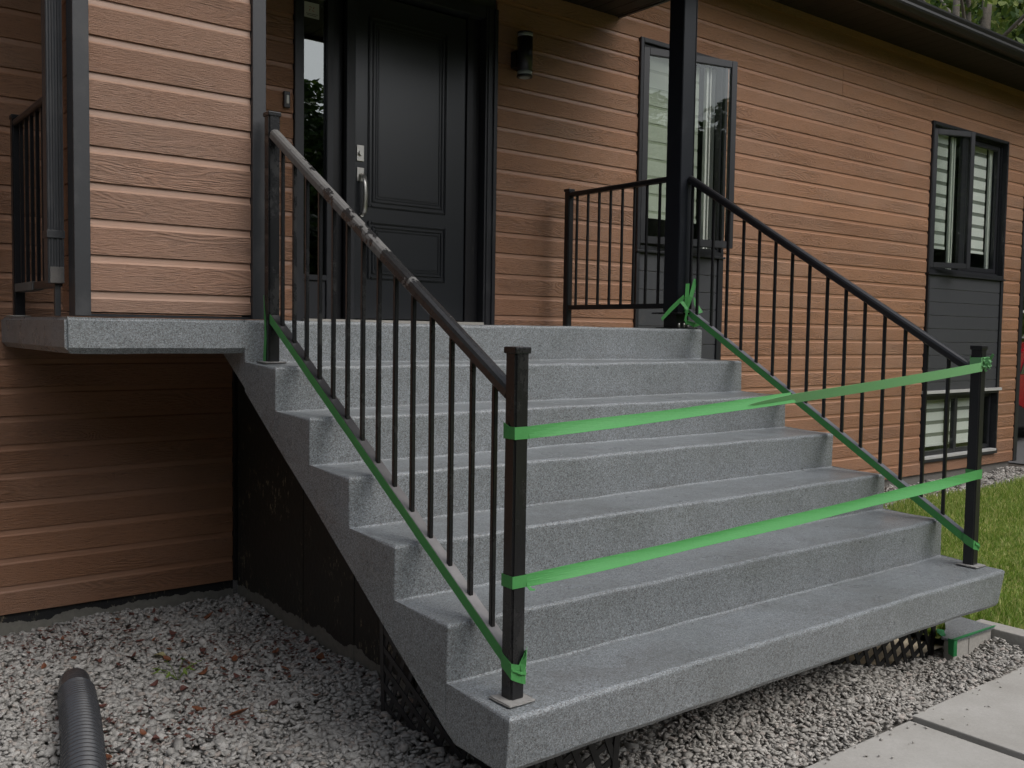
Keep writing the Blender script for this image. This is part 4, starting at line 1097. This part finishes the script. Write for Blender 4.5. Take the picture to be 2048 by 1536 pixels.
extrude_y('sill_panel', [(14.87, -1.42), (14.87, -1.30), (15.84, -1.30), (15.84, -1.42)], 2.60, 4.32, RUB, car, .01)
box('tail_light', 12.70, 12.95, 2.605, 2.66, -.86, -.72, TAILM, car, .01)
box('door_handle', 14.0, 14.16, 2.595, 2.618, -.72, -.69, STEEL, car, .003)
for xw in (14.45, 16.25):
    for yw in (2.64, 4.08):
        wh = cyl('wheel', (xw, yw, -1.29), (xw, yw+.2, -1.29), .31, RUB, car, 28)
        cyl('rim', (xw, yw-.012, -1.29), (xw, yw+.01, -1.29), .20, ALU, wh, 20)

# ------------------------------------------------------------------ trees
def crown_mesh(name, n, centers, mat, size, seed):
    r = np.random.default_rng(seed); V = []
    idx = r.integers(0, len(centers), n); c = np.array([(a, b, d) for a, b, d, e in centers])[idx]; e = np.array([q[3] for q in centers])[idx]
    dirs = r.normal(size=(n, 3)); dirs /= np.linalg.norm(dirs, axis=1)[:, None]
    rad = e*(r.random(n)**.45); p = c+dirs*rad[:, None]*np.array([1, 1, .75])
    a = r.normal(size=(n, 3)); a /= np.linalg.norm(a, axis=1)[:, None]; b = np.cross(a, r.normal(size=(n, 3))); b /= np.linalg.norm(b, axis=1)[:, None]
    s = size*r.uniform(.6, 1.3, n)[:, None]
    V = np.stack([p-a*s, p+b*s*.45, p+a*s, p-b*s*.45], 1).reshape(-1, 3); F = (np.arange(n)*4)[:, None]+np.array([[0, 1, 2, 3]])
    me = bpy.data.meshes.new(name); me.vertices.add(len(V)); me.vertices.foreach_set('co', V.astype(np.float32).ravel())
    me.loops.add(n*4); me.loops.foreach_set('vertex_index', F.astype(np.int32).ravel()); me.polygons.add(n)
    me.polygons.foreach_set('loop_start', np.arange(0, n*4, 4, dtype=np.int32)); me.polygons.foreach_set('loop_total', np.full(n, 4, dtype=np.int32))
    me.update(calc_edges=True); me.materials.append(mat); return me
def trunk_mesh(name, h, r, lean, seed, limbs=6):
    rd = random.Random(seed); parts = []
    def limb(a, b, ra, rb, n=6, wob_=.08):
        pts = []
        for i in range(n+1):
            t = i/n; p = a.lerp(b, t)+Vector((rd.uniform(-1, 1), rd.uniform(-1, 1), 0))*wob_*(1 if 0 < i < n else 0); pts.append((p, ra+(rb-ra)*t))
        V = []; F = []
        for i, (p, rr) in enumerate(pts):
            d = (pts[min(i+1, n)][0]-pts[max(i-1, 0)][0]).normalized(); q = d.to_track_quat('Z', 'Y')
            for k in range(8): V.append(tuple(p+q @ Vector((rr*math.cos(k*.785), rr*math.sin(k*.785), 0))))
        for i in range(n):
            for k in range(8): F.append([i*8+k, i*8+(k+1) % 8, (i+1)*8+(k+1) % 8, (i+1)*8+k])
        parts.append((V, F)); return pts
    m = limb(Vector((0, 0, -.3)), Vector((lean[0], lean[1], h)), r, r*.35, 8, .06)
    for k in range(limbs):
        p, rr = m[2+rd.randrange(6)]; a = rd.uniform(0, 6.28); L = h*rd.uniform(.18, .34)
        limb(p, p+Vector((math.cos(a)*L, math.sin(a)*L, L*rd.uniform(.5, 1.1))), rr*.45, rr*.1, 4, .05)
    v, f = join(parts); me = bpy.data.meshes.new(name); me.from_pydata(v, [], f); me.materials.append(BARK)
    me.polygons.foreach_set('use_smooth', [True]*len(me.polygons)); return me
def blobs(seed, h, spread, n, lo=.35):
    rd = random.Random(seed); out = []
    for k in range(n):
        t = rd.random(); z = h*(lo+(1.02-lo)*t); rr = spread*(1-abs(t-.4)*.9)*rd.random()**.5; a = rd.uniform(0, 6.28)
        out.append((math.cos(a)*rr, math.sin(a)*rr, z, spread*rd.uniform(.22, .42)))
    return out
VAR = []
for k, (h, sp, mat, nl, sz, lo) in enumerate(((8, 2.6, LEAFG, 9000, .11, .2), (9, 2.4, LEAFD, 9000, .12, .12), (7, 2.4, LEAFY, 8000, .11, .25), (10, 2.0, LEAFG, 8000, .12, .3))):
    VAR.append((h, crown_mesh('crown', nl, blobs(k+3, h, sp, 34, lo), mat, sz, k), trunk_mesh('trunk', h*.92, .13, (random.uniform(-.4, .4), random.uniform(-.4, .4)), k)))
def tree(x, y, v, sc, label, group, rot=None):
    h, cm, tm = VAR[v]
    t = thing('tree', label, 'tree', (x, y, GZ-.02), group)
    t.rotation_euler = (0, 0, random.uniform(0, 6.28) if rot is None else rot); t.scale = (sc, sc, sc)
    for nm, me in (('trunk', tm), ('crown', cm)):
        o = bpy.data.objects.new(nm, me); C.objects.link(o); o.parent = t
    return t
# behind the right end of the house
V3 = [(14.6, 8.0, 3, 1.15, 'slim grey-trunked tree rising above the gutter, nearest the roof edge'), (16.6, 7.2, 0, 1.15, 'tree with a pale grey trunk and green leaves above the right roof edge'), (17.6, 5.6, 2, 1.1, 'yellow-green leafy tree at the upper right corner of the photo')]
for x, y, v, sc, lb in V3: tree(x, y, v, sc, lb, None)
def bare(x, y, h, r, label, lean):
    me = trunk_mesh('trunk', h, r, lean, int(x*10), 9); t = thing('tree', label, 'tree', (x, y, GZ-.02), 'grey trunks above the roof edge')
    o = bpy.data.objects.new('trunk', me); C.objects.link(o); o.parent = t
    o = bpy.data.objects.new('crown', crown_mesh('crown', 500, blobs(int(x*7), h, 1.4, 16, .62), LEAFY, .09, int(x*9))); C.objects.link(o); o.parent = t
bare(12.75, 3.55, 9.5, .10, 'slender grey trunk, leftmost of the three above the gutter', (.2, 0))
bare(13.4, 3.6, 10, .11, 'straight grey trunk, middle of the three above the gutter', (-.15, .1))
bare(13.85, 3.65, 10, .14, 'thickest grey trunk, rightmost of the three above the gutter', (.1, 0))
for k in range(16):
    a = RAD(38+k*4.6); d = 24+random.uniform(-3, 6)
    tree(CX+math.sin(a)*d, CY+math.cos(a)*d, 1 if k % 3 else 0, random.uniform(1.25, 1.6), 'dark leafy tree in the wood beyond the house', 'trees of the wood beyond the house')
# around the yard, on the viewer's side: seen as reflections in the glass
for k in range(64):
    a = RAD(98+(k//2)*4.1+(k % 2)*2); d = (22 if k % 2 else 29)+random.uniform(-2, 2.5)
    sc = random.uniform(.70, .98)*(1.25 if k % 2 == 0 else 1)
    t = tree(1+math.sin(a)*d, -2+math.cos(a)*d, (0, 1, 3, 2, 1)[k % 5], sc, 'leafy tree across the yard, seen only as a reflection in the glass', 'trees across the yard')
    t.scale = (sc*1.75, sc*1.75, sc*1.12)
for k in range(16):  # unseen trees added close by on the left to block sky light
    a = RAD(222+k*7.); d = 12.5+random.uniform(-1, 2)
    t = tree(-1+math.sin(a)*d, -1+math.cos(a)*d, (1, 0)[k % 2], random.uniform(1.0, 1.3), 'unseen tall dark tree added on the left to block sky light', 'added trees blocking sky on the left')
    t.scale = (1.5, 1.5, 1.0)
